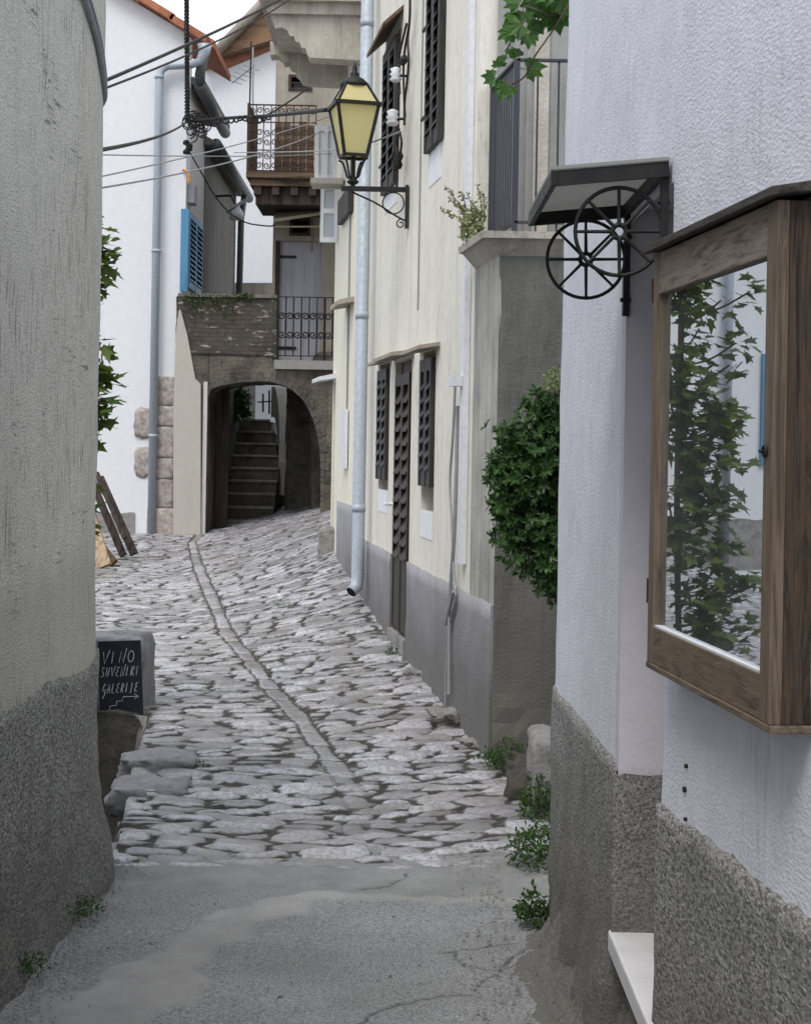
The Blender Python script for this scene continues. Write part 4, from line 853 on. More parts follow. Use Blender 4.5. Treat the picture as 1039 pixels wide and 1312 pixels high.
mb = MB(); mb.hexa([Vector(q) for q in [(cr - .3, FY + .3, g0.z + .12), (g0.x + .05, FY + .3, g0.z + .06), (g0.x + .05, 24.2, g0.z + .06), (cr - .3, 24.2, g0.z + .12), (cr - .3, FY + .3, g0.z + .3), (g0.x + .05, FY + .3, g0.z + .12), (g0.x + .05, 24.2, g0.z + .12), (cr - .3, 24.2, g0.z + .3)]]); part('eave', mb, M['dark_house'], WG)
# exposed quoins
zq = at(210, 482, FY).z; zq0 = GZ(-3.1, 20.8) - .02; n = 6
mb = MB(); z = zq0; xa, xb = at(195, 600, FY).x, at(223, 600, FY).x
hs = [.42, .42, .30, .46, .30, .42]; tot = sum(hs); 
for k, h in enumerate(hs):
    h *= (zq - zq0) / tot; w0 = .04 * (k % 2); ex = .05 if k == 0 else 0; m2 = roughbox(xa - w0 - ex, xb + ex, FY - .045 - ex, FY + .1, z + .003, z + h - .003, .007, k * 7, 9, 9); mb.add(m2.v, m2.f); z += h
part('quoin_stones', mb, M['quoin'], WG, smooth=True)
for (px, py) in ((184, 542), (184, 592)):
    q = at(px, py, FY - .0); m2 = rock(q, (.24, .08, .38), px + py, rough=.15); part('bare_stone', m2, M['quoin'], WG, smooth=True)
mb = plinth_strip(GP, .62, 7.0, -.1, lambda a: .62 + .02 * fb(a, 2, 0, 4), .012); part('plinth', mb, M['stone'], WG)
# second downpipe + blue window further left, seen in the display-case glass
mb = MB(); mb.tube([(-7.6, FY - .1, 0), (-7.6, FY - .1, 8)], .06, 10); part('downpipe', mb, M['zinc'], WG, smooth=True)
def shut(pl, a0, a1, z0, z1, o, mat, parent, label): return louvre(pl, a0, a1, z0, z1, o, mat, parent, label, pitch=.07)
shut(GP, 5.15, 6.1, 1.4, 3.0, .01, M['blue_shutter'], WG, 'blue louvred shutter far along the wall')
# side-wall blue shutters
SP = Plane(cr + .0, FY, 0, 1, 1)
if SP.n.x < 0: SP.n = -SP.n
zt_s, zb_s = at(248, 280, 21.8).z, at(248, 374, 21.8).z
shut(SP, .12, 1.5, zb_s, zt_s, .01, M['blue_shutter'], WG, 'bright blue louvred shutter on the side wall')
mb = MB(); p = at(233, 268, FY + .02); q = at(240, 374, FY + .02); mb.bb(p.x, q.x + .01, FY - .05, FY - .01, q.z, p.z); part('shutter', mb, M['blue_shutter'], WG, 'blue shutter leaf seen edge on')
q = at(238, 246, 21.0); mb = MB(); mb.bb(cr + .001, cr + .1, 21.1, 21.4, q.z - .12, q.z + .14); part('meter_box', mb, M['greycable'], WG)
t = NT('orange_conduit'); t.col((.65, .28, .06)); M['orange'] = t.fin(.5)
q = at(236, 232, 21.0); mb = MB(); mb.tube([at(234, 217, 20.97), at(240, 219, 20.97), at(242, 226, 20.97), at(242, 233, 20.97)], .02, 6); part('conduit', mb, M['orange'], WG)
# beige plastered buttress
bt_ = [(222, 690), (222, 520), (226, 420), (229, 398), (231, 396), (240, 430), (250, 485), (257, 492), (265, 490), (265, 688)]
def onf(px, py, Yd): return at(px, py, Yd)
mb = MB(); mb.prism([onf(px, py, 20.88) for px, py in bt_[:8]] + [onf(257, 700, 20.88)], (0, .35, 0)); BT = single('plastered_buttress', mb, M['beige'], 'smooth beige plastered buttress between the white house and the dark archway', 'buttress')
mb = MB(); a, b = onf(257.2, 700, 20.93), onf(266, 489, 20.93); mb.bb(a.x, b.x, 20.93, 21.5, .1, b.z)
o = mesh_obj('jamb', mb, M['white_side'], mb.v[0]); o.location = mb.v[0]; o.location = (0, 0, 0); o.parent = BT
o.data.transform(Matrix.Translation(Vector(mb.v[0]) - ROOT[BT]))
# dark house behind, side wall receding
DH = thing('grey_cottage', 'narrow old grey house with a sagging dark gutter behind the blue shutters', 'house', (-3.2, 24.5, 2.5))
mb = MB(); mb.bb(-4.5, -3.0, 22.86, 27.0, 2.0, 5.85); part('wall', mb, M['dark_house'], DH)
ez = at(265, 185, 22.9).z; mb = MB(); mb.hexa([Vector(q) for q in [(-3.3, 22.7, ez + .02), (-2.86, 22.7, ez - .05), (-2.86, 27.5, ez - .05), (-3.3, 27.5, ez + .02), (-4.5, 22.7, ez + .9), (-2.86, 22.7, ez + .03), (-2.86, 27.5, ez + .03), (-4.5, 27.5, ez + .9)]]); part('roof', mb, M['dark_house'], DH)
mb = MB(); mb.tube([(-2.83, 22.7, ez - .02), (-2.83, 27.5, ez - .06)], .08, 10); mb.tube([(-2.83, 26.8, ez - .05), (-2.9, 26.9, ez - .5), (-2.92, 26.9, 2.5)], .055, 8); part('gutter', mb, M['darkpipe'], DH, smooth=True)
# white street light (round fitting)
SLW = thing('wall_light', 'small white shaded street light fixed under the dark gutter', 'lamp', tuple(at(305, 270, 24)))
c = at(303, 268, 24); mb = MB(); mb.lathe([(.10, -.16), (.11, -.05), (.06, .02), (.03, .08)], c, 12); part('globe', mb, M['whitepipe'], SLW, smooth=True)
mb = MB(); a, b = at(290, 272, 24), at(314, 256, 24); mb.beam(a, b, .2, .02); part('shade', mb, M['zinc'], SLW)
mb = MB(); mb.tube([c + Vector((0, 0, .05)), at(296, 250, 24.1), Vector((-3.0, 24.2, at(296, 250, 24.1).z))], .02, 6); part('arm', mb, M['iron'], SLW)
# far white house
FWY = 30.0
FW = thing('far_white_house', 'distant white house with low red tiled roof behind the rusty balcony', 'house', tuple(at(300, 380, FWY)))
a = [at(240, 100, FWY), at(262, 90, FWY), at(345, 52, FWY), at(420, 20, FWY), at(420, 362, FWY), at(240, 362, FWY)]
mb = MB(); mb.prism(a, (0, .5, 0)); part('wall', mb, M['white_wall'], FW)
mb = MB(); d = (a[3] - a[1])
for i in range(12):
    p = a[1].lerp(a[3], i / 12) + Vector((0, -.1, .06 + .02 * (i % 2))); q = a[1].lerp(a[3], (i + 1) / 12 + .01) + Vector((0, -.1, .06 + .02 * (i % 2))); mb.beam(p, q, .45, .13)
part('roof_edge', mb, M['tile'], FW)
mb = MB(); mb.bb(at(280, 362, 28).x, at(350, 362, 28).x, 28, 28.4, 3.6, at(300, 362, 28).z); part('garden_wall', mb, M['tan'], FW)
mb = MB(); q = at(330, 130, 26); mb.tube([at(324, 60, 26), at(324, 150, 26)], .015, 5); mb.tube([at(297, 106, 26), at(326, 83, 26)], .014, 5)
for k in range(5): c = at(300 + k * 5.5, 104 - k * 4.4, 26); mb.tube([c - Vector((.12, .1, -.02)), c + Vector((.12, .1, -.02))], .006, 4)
single('antenna', mb, M['greycable'], 'thin rod television aerial above the rusty iron balcony', 'aerial')
# brown roof behind top centre
BR = thing('brown_roofed_house', 'far house of which only the brown soffit and clay gutter show under the cement balcony', 'house', tuple(at(345, 100, 27)))
mb = MB(); P_ = [at(272, 74, 27), at(335, 6, 27), at(362, -14, 27), at(362, 46, 27)]; mb.prism(P_, (0, .6, 0)); part('soffit', mb, M['soffit'], BR)
mb = MB(); mb.tube([at(268, 76, 26.9), at(332, 8, 26.9), at(345, -8, 26.9)], .09, 8)
part('gutter', mb, M['tan'], BR, smooth=True)
mb = MB(); mb.prism([at(275, 80, 27.3), at(362, 40, 27.3), at(362, 52, 27.3), at(275, 88, 27.3)], (0, .3, 0)); part('roof_edge', mb, M['tile'], BR)

# ------------------------------------------------------------------ weathered house with rusty balcony
WHY = 22.4
WH = thing('weathered_house', 'weathered tan house above the archway with grey door and rusty balcony', 'house', tuple(at(380, 460, WHY)))
p0_, p1_ = at(347, 460, WHY), at(347, 20, WHY); WP = Plane(p0_.x, WHY, 1, 0, 1)
if WP.n.y > 0: WP.n = -WP.n
dA, dZ1 = WP.hit(357, 308); dB, dZ0 = WP.hit(410, 458)
wA, wZ1 = WP.hit(371, 278); wB, wZ0 = WP.hit(398, 302); vA, vZ1 = WP.hit(370, 95); vB, vZ0 = WP.hit(400, 116)
mb = MB(); mb.wall(WP, 0, 4.0, 2.62, 8.2, -.5, 0, [(dA, dB, dZ0 - .1, dZ1), (wA, wB, wZ0, wZ1), (vA, vB, vZ0, vZ1)]); part('wall', mb, M['tan'], WH)
mb = MB(); mb.wb(WP, .001, 4, 2.62, 8, -1.5, -.5); part('rear_wall', mb, M['dark_house'], WH)
mb = MB(); mb.wb(WP, dA, dB, dZ0 - .08, dZ1 - .001, -.1, -.06); dd = part('door', mb, M['greydoor'], WH)
for py in (328, 445): a, z = WP.hit(356, py); mb = MB(); mb.wb(WP, a, a + .26, z - .02, z + .02, -.059, -.045); part('strap_hinge', mb, M['iron'], dd)
mb = MB(); mb.wb(WP, dA - .04, dA + .02, dZ0, dZ1, -.05, .02); part('door_post', mb, M['rust'], WH)
for (a, b, z0, z1, lb) in ((wA, wB, wZ0, wZ1, 'small grilled window under the awning'), (vA, vB, vZ0, vZ1, 'small dark window under the cement balcony')):
    mb = MB(); fw = .04; mb.wb(WP, a, a + fw, z0, z1, -.04, .02); mb.wb(WP, b - fw, b, z0, z1, -.04, .02); mb.wb(WP, a + fw, b - fw, z0, z0 + fw, -.04, .02); mb.wb(WP, a + fw, b - fw, z1 - fw, z1, -.04, .02); mb.wb(WP, a + fw, b - fw, (z0 + z1) / 2 - .01, (z0 + z1) / 2 + .01, -.02, .0)
    w = part('window', mb, M['planks_dark'], WH, lb); mb = MB(); mb.wb(WP, a + .001, b - .001, z0 + .001, z1 - .001, -.3, -.2); part('pane', mb, M['darkglass'], w)
mb = MB(); a = [at(350, 284, 21.6), at(356, 268, 22.38), at(412, 258, 22.38), at(412, 275, 21.6)]; mb.prism(a, (0, 0, .04)); mb.tube([at(352, 290, 21.6), at(410, 290, 21.7)], .012, 5)
t = NT('mossy_awning'); t.col(t.mix(t.noise(12, 5), (.32, .29, .2), (.45, .42, .3))); M['awning'] = t.fin(.8); part('awning', mb, M['awning'], WH)
# rusty balcony
BYf = 21.2; c1_, c2_ = at(317, 150, BYf), at(405, 150, BYf); zf, ztp = at(350, 226, BYf).z, at(350, 134, BYf).z
mb = MB(); mb.bb(c1_.x, c2_.x + .3, BYf - .05, WHY - .002, zf - .02, zf + .06); mb.bb(c1_.x + .05, c2_.x + .3, BYf, WHY - .002, zf - .12, zf - .021); bf = part('balcony_floor', mb, M['oldwood'], WH)
mb = MB(); mb.bb(c1_.x + .12, c2_.x + .2, BYf + .1, WHY - .003, zf - .36, zf - .13)
for k in range(4): mb.bb(c1_.x + .1 + k * .25, c1_.x + .2 + k * .25, BYf + .02, WHY - .003, zf - .24, zf - .125)
part('balcony_beams', mb, M['planks_dark'], WH)
mb = MB(); X0, X1 = c1_.x + .02, c2_.x
def scroll_rail(mb, p0, p1, z0, z1, nb, r, scr):
    p0 = Vector(p0); p1 = Vector(p1); d = (p1 - p0).normalized(); Ld = (p1 - p0).length
    for i in range(nb + 1):
        p = p0.lerp(p1, i / nb); mb.tube([(p.x, p.y, z0), (p.x, p.y, z1)], r, 4)
    for zz in (z0 + .02, z1): mb.beam((p0.x, p0.y, zz), (p1.x, p1.y, zz), .02, .018)
    for i in range(nb):
        m = p0.lerp(p1, (i + .5) / nb)
        for zz in scr:
            mb.tube(spiral((m.x - d.x * Ld / nb * .0, m.y, zz), Ld / nb * .46, Ld / nb * .12, 0, 1.3 * (1 if i % 2 else -1), 16, tuple(d), (0, 0, 1)), r * .8, 4)
scroll_rail(mb, (X0, BYf, 0), (X1, BYf, 0), zf + .06, ztp, 9, .010, [zf + .15, zf + .28, zf + .47, zf + .60, zf + .90])
for zz in (zf + .36, zf + .74): mb.beam((X0, BYf, zz), (X1, BYf, zz), .016, .014)
part('balcony_railing', mb, M['rust'], WH)
mb = MB(); scroll_rail(mb, (X0, BYf, 0), (X0, WHY - .02, 0), zf + .06, ztp, 9, .012, [zf + .5]); mb.bb(X0 - .02, X0 + .02, BYf - .02, BYf + .02, zf, ztp + .02); part('balcony_railing', mb, M['rust'], WH)
mb = MB(); p = at(365, 0, BYf + .25)
for k in range(5): x = X0 + .33 + k * .11; mb.bb(x, x + .10, BYf + .3, BYf + .34, zf + .06, ztp - .15 - .1 * rnd())
part('balcony_screen', mb, M['oldwood'], WH)
mb = MB(); mb.tube([at(320, 140, BYf), at(322, 52, BYf)], .012, 5); single('washing_pole', mb, M['rust'], 'thin rusty pole rising from the corner of the rusty balcony', 'pole')
mb = MB()
for k in range(6):
    y0 = ru(268, 280); x = ru(400, 408); mb.tube(chaikin([at(x, y0, 21.7), at(x + ru(-2, 2), y0 + 25, 21.7), at(x + ru(-3, 3), y0 + ru(40, 60), 21.7)]), .008, 4)
single('dry_creeper', mb, M['stem'], 'tangle of dry creeper hanging beside the awning', 'plant')

# ------------------------------------------------------------------ bridge with the arch
BG = thing('brick_bridge', 'old brick and rubble bridge wall with a dark archway beneath', 'bridge', (-2, FY, .4))
zpar = at(290, 379, FY - .05).z; zslab = at(390, 462, FY - .05).z; xL, xM, xR = at(226, 380, FY - .05).x, at(355, 400, FY - .05).x, -.55
# arch outline
ax0, ax1 = at(266, 690, FY - .05).x, at(411, 655, FY - .05).x; acx = (ax0 + ax1) / 2; aw = (ax1 - ax0) / 2; zap = at(350, 486, FY - .05).z; zsp = zap - .85
def arch_pts(n=24):
    pts = []
    for i in range(n + 1):
        a = math.pi - math.pi * i / n; x = acx + aw * math.cos(a); z = zsp + (zap - zsp) * (max(0, math.sin(a)) ** .75); pts.append((x + .012 * fb(x, z, 0, 9), z + .015 * fb(x, 3, z, 9)))
    return [(ax0, -.2)] + pts + [(ax1, -.2)]
fy = FY - .05
ap_px = chaikin([Vector((a, b, 0)) for a, b in [(266, 560), (266, 505), (274, 496), (300, 490), (335, 487), (365, 493), (388, 510), (403, 540), (410, 575), (411, 620)]], 2)
ap_ = [(ax0, -.2)] + [(at(p.x, p.y, fy).x, at(p.x, p.y, fy).z + .012 * fb(p.x, p.y, 0, .2)) for p in ap_px] + [(ax1, -.2)]
def face_fill(mb, outline_top, y0, y1):
    # columns between arch curve and top line
    for (xa, za), (xb_, zb2) in zip(ap_[1:-2], ap_[2:-1]):
        ta, tb = outline_top(xa), outline_top(xb_); mb.hexa([Vector((xa, y0, za)), Vector((xb_, y0, zb2)), Vector((xb_, y1, zb2)), Vector((xa, y1, za)), Vector((xa, y0, ta)), Vector((xb_, y0, tb)), Vector((xb_, y1, tb)), Vector((xa, y1, ta))])
zmid = at(300, 452, fy).z
mb = MB(); face_fill(mb, lambda x: zmid + .0 if x < xM else zslab - .12, fy, FY + 1.3)
mb.bb(xL, ap_[1][0], fy + .001, FY + 1.3, -.2, zmid); mb.bb(ap_[-2][0], xR, fy, FY + 1.3, -.2, zslab - .12); mb.bb(ap_[-2][0] - .005, xR - .2, fy + .02, FY + 1.3, -.2, zsp)
part('arch_wall', mb, M['bridgeplaster'], BG)
mb = roughbox(xL, xM, fy - .015, fy + .33, zmid - .05, zpar, .012, 3, 22, 5); part('brick_parapet', mb, M['brick'], BG)
mb = MB()
for i in range(6, len(ap_) - 4):
    (xa, za), (xb_, zb2) = ap_[i + 1], ap_[i + 2]; a = Vector((xa, fy - .012, za)); b = Vector((xb_, fy - .012, zb2)); c_ = Vector((acx, fy - .012, zsp - .3)); oa = (a - c_).normalized() * .17; ob = (b - c_).normalized() * .17; oa *= .35 + .35 * (i % 2); ob = ob.normalized() * oa.length
    k = .92; mb.prism([a, a.lerp(b, k), (a + oa).lerp(b + ob, k), a + oa], (0, .05, 0))
part('arch_stones', mb, M['darkstone'], BG)
mb = roughbox(xL + .02, xM, fy - .04, fy + .36, zpar - .02, zpar + .03, .012, 9, 20, 6); part('parapet_coping', mb, M['dark_house'], BG)
mb = MB(); mb.bb(xM - .02, xR, fy - .10, FY + 1.4, zslab - .119, zslab); part('landing_slab', mb, M['concrete_wall'], BG)
mb = MB(); scr = at(380, 0, fy).x
zR0, zR1 = zslab + .06, at(390, 381, fy).z; p0, p1 = Vector((xM + .02, fy - .06, 0)), Vector((-.9, fy - .06, 0)); nb = 8
for i in range(nb + 1):
    p = p0.lerp(p1, i / nb); mb.tube([(p.x, p.y, zR0 if i % 3 else zslab), (p.x, p.y, zR1)], .009 if i != 6 else .016, 5)
mb.beam((p0.x, p0.y, zR0), (p1.x, p1.y, zR0), .02, .012); mb.beam((p0.x, p0.y, zR1), (p1.x, p1.y, zR1), .025, .012)
hh = zR1 - zR0; w_ = (p1 - p0).length / nb
for i in range(0, nb, 2):
    m = p0.lerp(p1, (i + 1) / nb)
    for sgn in (-1, 1):
        for zz, vv in ((zR0 + hh * .67, 1), (zR0 + hh * .36, -1)):
            cpt = (m.x + sgn * w_ * .5, m.y - .008, zz); mb.tube(spiral(cpt, w_ * .50, w_ * .14, math.pi if sgn > 0 else 0, -1.35 * sgn * vv, 22, (1, 0, 0), (0, 0, 1)), .010, 5)
        mb.tube([(m.x + sgn * w_ * .07, m.y - .008, zR0 + hh * .67), (m.x + sgn * w_ * .07, m.y - .008, zR0 + hh * .36)], .0065, 5)
part('landing_railing', mb, M['iron'], BG)
# passage beyond the arch
PS = thing('stone_stairs', 'dark stone stairs climbing away beneath the archway', 'stairs', (-2.3, 23, .3))
mb = MB(); sx0_, sx1_ = at(288, 600, 23).x, at(352, 600, 23).x
n = 9; z00 = .28; z_top = at(320, 537, 25.2).z; rise = (z_top - z00) / n
for k in range(n): 
    y0 = 22.6 + .29 * k; x1 = sx1_ if k < 6 else sx1_ - .18 * (k - 5) * .5
    m2 = roughbox(sx0_, x1, y0, 27, z00 + rise * k - .02, z00 + rise * (k + 1) - .03, .006, k, 6, 8); mb.add(m2.v, m2.f); m3 = MB(); m3.bb(sx0_, x1, y0 - .02, y0 + .3, z00 + rise * (k + 1) - .031, z00 + rise * (k + 1)); part('tread', m3, M['stone'], PS)
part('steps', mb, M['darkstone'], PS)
mb = MB(); q = at(352, 600, 23.2)
pts = []
for k in range(12):
    t_ = k / 11; y = 23.9 + 2.0 * t_; pts.append((sx1_ - .02 - .30 * t_ ** 1.5, y, z00 + rise * 5.4 + (z_top + .55 - z00 - rise * 5.4) * min(1, t_ * 1.3) ** .6))
for (a, b) in zip(pts[:-1], pts[1:]):
    mb.hexa([Vector((a[0], a[1], a[2] - .5)), Vector((a[0] + .2, a[1], a[2] - .5)), Vector((b[0] + .2, b[1], b[2] - .5)), Vector((b[0], b[1], b[2] - .5)), Vector(a), Vector((a[0] + .2, a[1], a[2])), Vector((b[0] + .2, b[1], b[2])), Vector(b)])
part('parapet', mb, M['concrete_wall'], PS)
mb = MB(); yy = 25.9; a = at(337, 528, yy); mb.tube([a, at(337, 504, yy)], .016, 6); mb.tube([at(345, 530, yy), at(345, 500, yy)], .016, 6); mb.tube([at(330, 515, yy), at(350, 514, yy)], .013, 6); part('handrail', mb, M['iron'], PS)
PW = thing('passage_walls', 'shadowed rubble walls of the passage under the bridge', 'wall', (-1.5, 23, .3))
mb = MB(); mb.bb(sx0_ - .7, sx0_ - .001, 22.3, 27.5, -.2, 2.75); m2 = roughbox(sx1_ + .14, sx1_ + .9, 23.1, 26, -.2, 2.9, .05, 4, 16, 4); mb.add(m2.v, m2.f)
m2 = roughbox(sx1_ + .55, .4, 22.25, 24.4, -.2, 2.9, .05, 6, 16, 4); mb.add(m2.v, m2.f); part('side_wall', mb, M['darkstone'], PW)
mb = MB(); mb.bb(ax0 + .0, at(294, 600, 21.9).x, 21.7, 21.8, -.1, zap); part('timber_gate', mb, M['planks_dark'], PW)
mb = MB(); q = at(325, 500, 30); mb.bb(-4.3, -1.6, 28.9, 29.2, 1.5, 2.9); m_ = single('courtyard_wall', mb, M['white_wall'], 'bright white wall glimpsed at the top of the stairs', 'wall')

# ------------------------------------------------------------------ loose things
planks = [((128, 612), (172, 710), .09, 'planks_dark', 'long dark plank leaning outermost against the near wall corner'), ((120, 622), (158, 712), .08, 'planks_dark', 'second dark plank of the leaning stack'), ((112, 655), (134, 726), .16, 'planks_light', 'pale raw board at the front of the plank stack'),
          ((112, 680), (146, 722), .10, 'oldwood', 'short brown board leaning behind the pale one'), ((124, 606), (160, 690), .05, 'planks_dark', 'thin dark slat innermost in the leaning stack')]
for k, (a, b, w, m, lb) in enumerate(planks):
    Yd = 17.9 + .12 * k if k < 2 else 17.2 + .1 * k; p = at(*a, Yd + .35); q = at(*b, Yd); 
    mb = MB(); mb.beam(p, q, w, .045, up=(0, 1, 0)); single('plank', mb, M[m], lb, 'plank', group='planks leaning at the left corner')
# cables
def cable(name, pts, r, label, mat='cable', sag=0, cat='cable'):
    if len(pts) == 2:
        a, b = pts; pts = [a.lerp(b, i / 14) - Vector((0, 0, sag * 4 * (i / 14) * (1 - i / 14))) for i in range(15)]
    else: pts = chaikin(pts, 2)
    mb = MB(); mb.tube(pts, r, 6); single(name, mb, M[mat], label, cat, group='cables strung across the lane', smooth=True)
cable('cable', [at(70, 130, 6.4), at(372, -8, 13)], .009, 'thick black cable rising from the left corner to the cement balcony', sag=.02)
cable('cable', [at(100, 125, 6.5), at(372, -2, 13.2)], .006, 'thinner black cable just beneath the thick rising one', sag=.05)
cable('cable', [at(100, 196, 6.6), at(238, 157, 20.8)], .012, 'black wire from the left wall to the knot of cables on the white house', sag=.05)
cable('cable', [at(60, 196, 6.7), at(430, 196, 15.6)], .004, 'thin pale wire running level below the knot of cables', 'greycable', .02)
cable('cable', [at(100, 232, 6.6), at(424, 148, 15.6)], .004, 'thin wire slanting up across the rusty balcony railing', 'greycable', .03)
cable('cable', [at(100, 245, 6.6), at(418, 165, 15.6)], .005, 'lowest thin wire slanting from the left wall to the pale house', 'greycable', .06)
cable('cable', [at(300, 195, 18), at(400, 194, 13), at(460, 188, 11.2), at(514, 168, 10.9)], .006, 'pale wire passing in front of the lantern to the insulators', 'greycable')
cable('cable', [at(238, 155, 20.75), at(300, 150, 20), at(345, 148, 19.3), at(420, 140, 15.5)], .022, 'thick black cable bundle crossing level to the right hand houses')
cable('cable', [at(345, 146, 19.3), at(385, 120, 18), at(396, 110, 17)], .01, 'short black cable looping up beneath the cement balcony')
cable('cable', [at(240, 190, 20.7), at(255, 215, 21), at(280, 260, 22), at(310, 285, 23.5), at(345, 290, 21.5), at(352, 288, 21.5)], .01, 'slack black cable dropping past the dark gutter to the awning')
a, b = at(239, 0, 20.6), at(240, 152, 20.7)
for ph in (0, math.pi):
    mb = MB(); a2 = a + (a - b) * .3; L_ = 90; pts = []
    for i in range(L_ + 1): t_ = i / L_; p = a2.lerp(b, t_); an = ph + t_ * 2 * math.pi * 22; pts.append(p + Vector((math.cos(an), math.sin(an), 0)) * .022)
    mb.tube(pts, .02, 5); single('twisted_cable', mb, M['cable'], 'twisted black cable hanging down the corner of the white gabled house', 'cable', group='strands of the twisted cable')
mb = MB()
for k in range(26):
    c = at(ru(240, 262), ru(148, 176), ru(20.5, 20.8)); mb.tube(arcpts(c, ru(.04, .1), ru(0, 6), ru(7, 10), 14, (1, 0, 0), (0, ru(-.3, .3), 1)), .009, 4)
for k in range(4): c = at(240 + ru(-2, 3), 182 + k * 4, 20.7); mb.lathe([(.04, -.03), (.05, 0), (.03, .03)], c, 8)
single('cable_knot', mb, M['cable'], 'tangled knot of black cable loops on the corner of the white gabled house', 'cable')
for k in range(12):
    c = at(278 + k * 6 + ru(-1, 1), 152 + ru(-2, 2), 20.1 - k * .07); mb = MB(); mb.tube(arcpts(c, ru(.02, .05), 0, 6.2, 10, (1, 0, 0), (0, 0, 1)), .012, 4)
    single('cable_clamp', mb, M['cable'], 'one of the lumpy clamps along the thick cable bundle', 'cable clamp', group='clamps on the cable bundle')
# cable over rounded corner of near house
def lw_pt(px, py, yy, off): 
    return at(px, py, yy)
pts = []
for (yy, zz) in ((4.3, 3.45), (4.8, 3.28), (5.2, 3.12), (5.5, 3.0), (5.7, 2.9), (5.84, 2.86), (5.98, 2.85), (6.1, 2.9)):
    xw = float(np.interp(yy, [4, 5.3, 5.62, 5.86, 6.02, 6.12], [-1.17, -1.118, -1.12, -1.165, -1.27, -1.45])); pts.append(Vector((xw + .014, yy, zz)))
mb = MB(); mb.tube(chaikin(pts), .011, 8); mb.tube([p + Vector((0.004, 0, .035)) for p in chaikin(pts)], .006, 6); single('corner_cable', mb, M['greycable'], 'grey cable bent round the upper corner of the near left house', 'cable', smooth=True)
# insulators + cable bundle on cream house
IN = thing('cable_riser', 'bundle of black cables with two white porcelain insulators on the cream wall above the lantern', 'cable', tuple(YP.p(*YP.hit(528, 100), .03)))
mb = MB()
for k, tr_ in enumerate([[(532, -20), (533, 20), (530, 40), (526, 60), (524, 80), (524, 110), (526, 150)], [(535, -20), (534, 30), (531, 50), (533, 80), (530, 110), (527, 130), (527, 160)], [(532, 30), (527, 50), (522, 70), (521, 90), (523, 120)], [(524, 165), (520, 185), (522, 200), (521, 240)], [(527, 170), (530, 185), (525, 205), (521, 215)], [(521, 195), (518, 205), (521, 218)]]):
    mb.tube(chaikin([YP.p(*YP.hit(*q), .04 + .01 * k) for q in tr_]), .009, 5)
for q in ((521, 200), (520, 211), (527, 76), (525, 78)): mb.lathe([(.015, -.03), (.028, 0), (.015, .03)], YP.p(*YP.hit(*q), .05), 8)
part('cables', mb, M['cable'], IN)
for (px, py, s_) in ((523, 97, .045), (519, 152, .05)):
    c = YP.p(*YP.hit(px, py), .09); mb = MB(); mb.lathe([(s_ * .6, -s_), (s_, -s_ * .6), (s_ * .6, -s_ * .2), (s_, .2 * s_), (s_ * .6, s_ * .5), (s_ * .9, s_), (s_ * .3, s_ * 1.3)], c, 12); part('insulator', mb, M['whitepipe'], IN, smooth=True)
    mb = MB(); mb.tube([c, c - YP.n * .09], .01, 6); part('insulator_arm', mb, M['iron'], IN)

# ------------------------------------------------------------------ plants
def rv(): 
    while True:
        v = Vector((ru(-1, 1), ru(-1, 1), ru(-1, 1)))
        if .05 < v.length < 1: return v.normalized()
def leaf(mb, p, d, nrm, L, W, fold=.15, kind='oval'):
    d = d.normalized(); s_ = d.cross(nrm)
    if s_.length < 1e-3: s_ = d.orthogonal()
    s_.normalize(); u = s_.cross(d)
    if kind == 'oval':
        P = [p, p + d * L * .4 + s_ * W / 2 + u * W * fold, p + d * L * .8 + s_ * W * .35 + u * W * fold, p + d * L - u * W * .2, p + d * L * .8 - s_ * W * .35 + u * W * fold, p + d * L * .4 - s_ * W / 2 + u * W * fold, p + d * L * .5]
        mb.add(P, [(0, 1, 2, 6), (6, 2, 3, 4), (0, 6, 4, 5)])
    elif kind == 'lobed':
        out = [(0, 0), (.12, .25), (-.02, .52), (.28, .32), (.42, .46), (.58, .52), (.52, .28), (.70, .16), (1, 0)]
        pts = [p + d * (a * L) + s_ * (b * W) + u * (abs(b) * W * fold) for a, b in out]; pts2 = [p + d * (a * L) - s_ * (b * W) + u * (abs(b) * W * fold) for a, b in out[1:-1]]
        n0 = len(pts); mb.add(pts + pts2, [(0, 1, 2, 3), (0, 3, 4, 6), (4, 5, 6), (0, 6, 7, 8), (0, n0 + 2, n0 + 1, n0), (0, n0 + 5, n0 + 3, n0 + 2), (n0 + 5, n0 + 4, n0 + 3), (0, 8, n0 + 6, n0 + 5)])
    elif kind == 'palm':   # five leaflets
        for a in (-1.25, -.65, 0, .65, 1.25):
            dd = d * math.cos(a) + s_ * math.sin(a); k = 1 - .18 * abs(a); ww = W * .27; sd = dd.cross(u).normalized(); pp_ = p
            q = [pp_, pp_ + dd * L * .35 * k + sd * ww * .6, pp_ + dd * L * .62 * k + sd * ww, pp_ + dd * L * .74 * k + sd * ww * .6, pp_ + dd * L * k - u * L * .12, pp_ + dd * L * .74 * k - sd * ww * .6, pp_ + dd * L * .62 * k - sd * ww, pp_ + dd * L * .35 * k - sd * ww * .6, pp_ + dd * L * .55 * k + u * ww * -.3]
            mb.add(q, [(0, 1, 8), (1, 2, 8), (2, 3, 8), (3, 4, 8), (4, 5, 8), (5, 6, 8), (6, 7, 8), (7, 0, 8)])
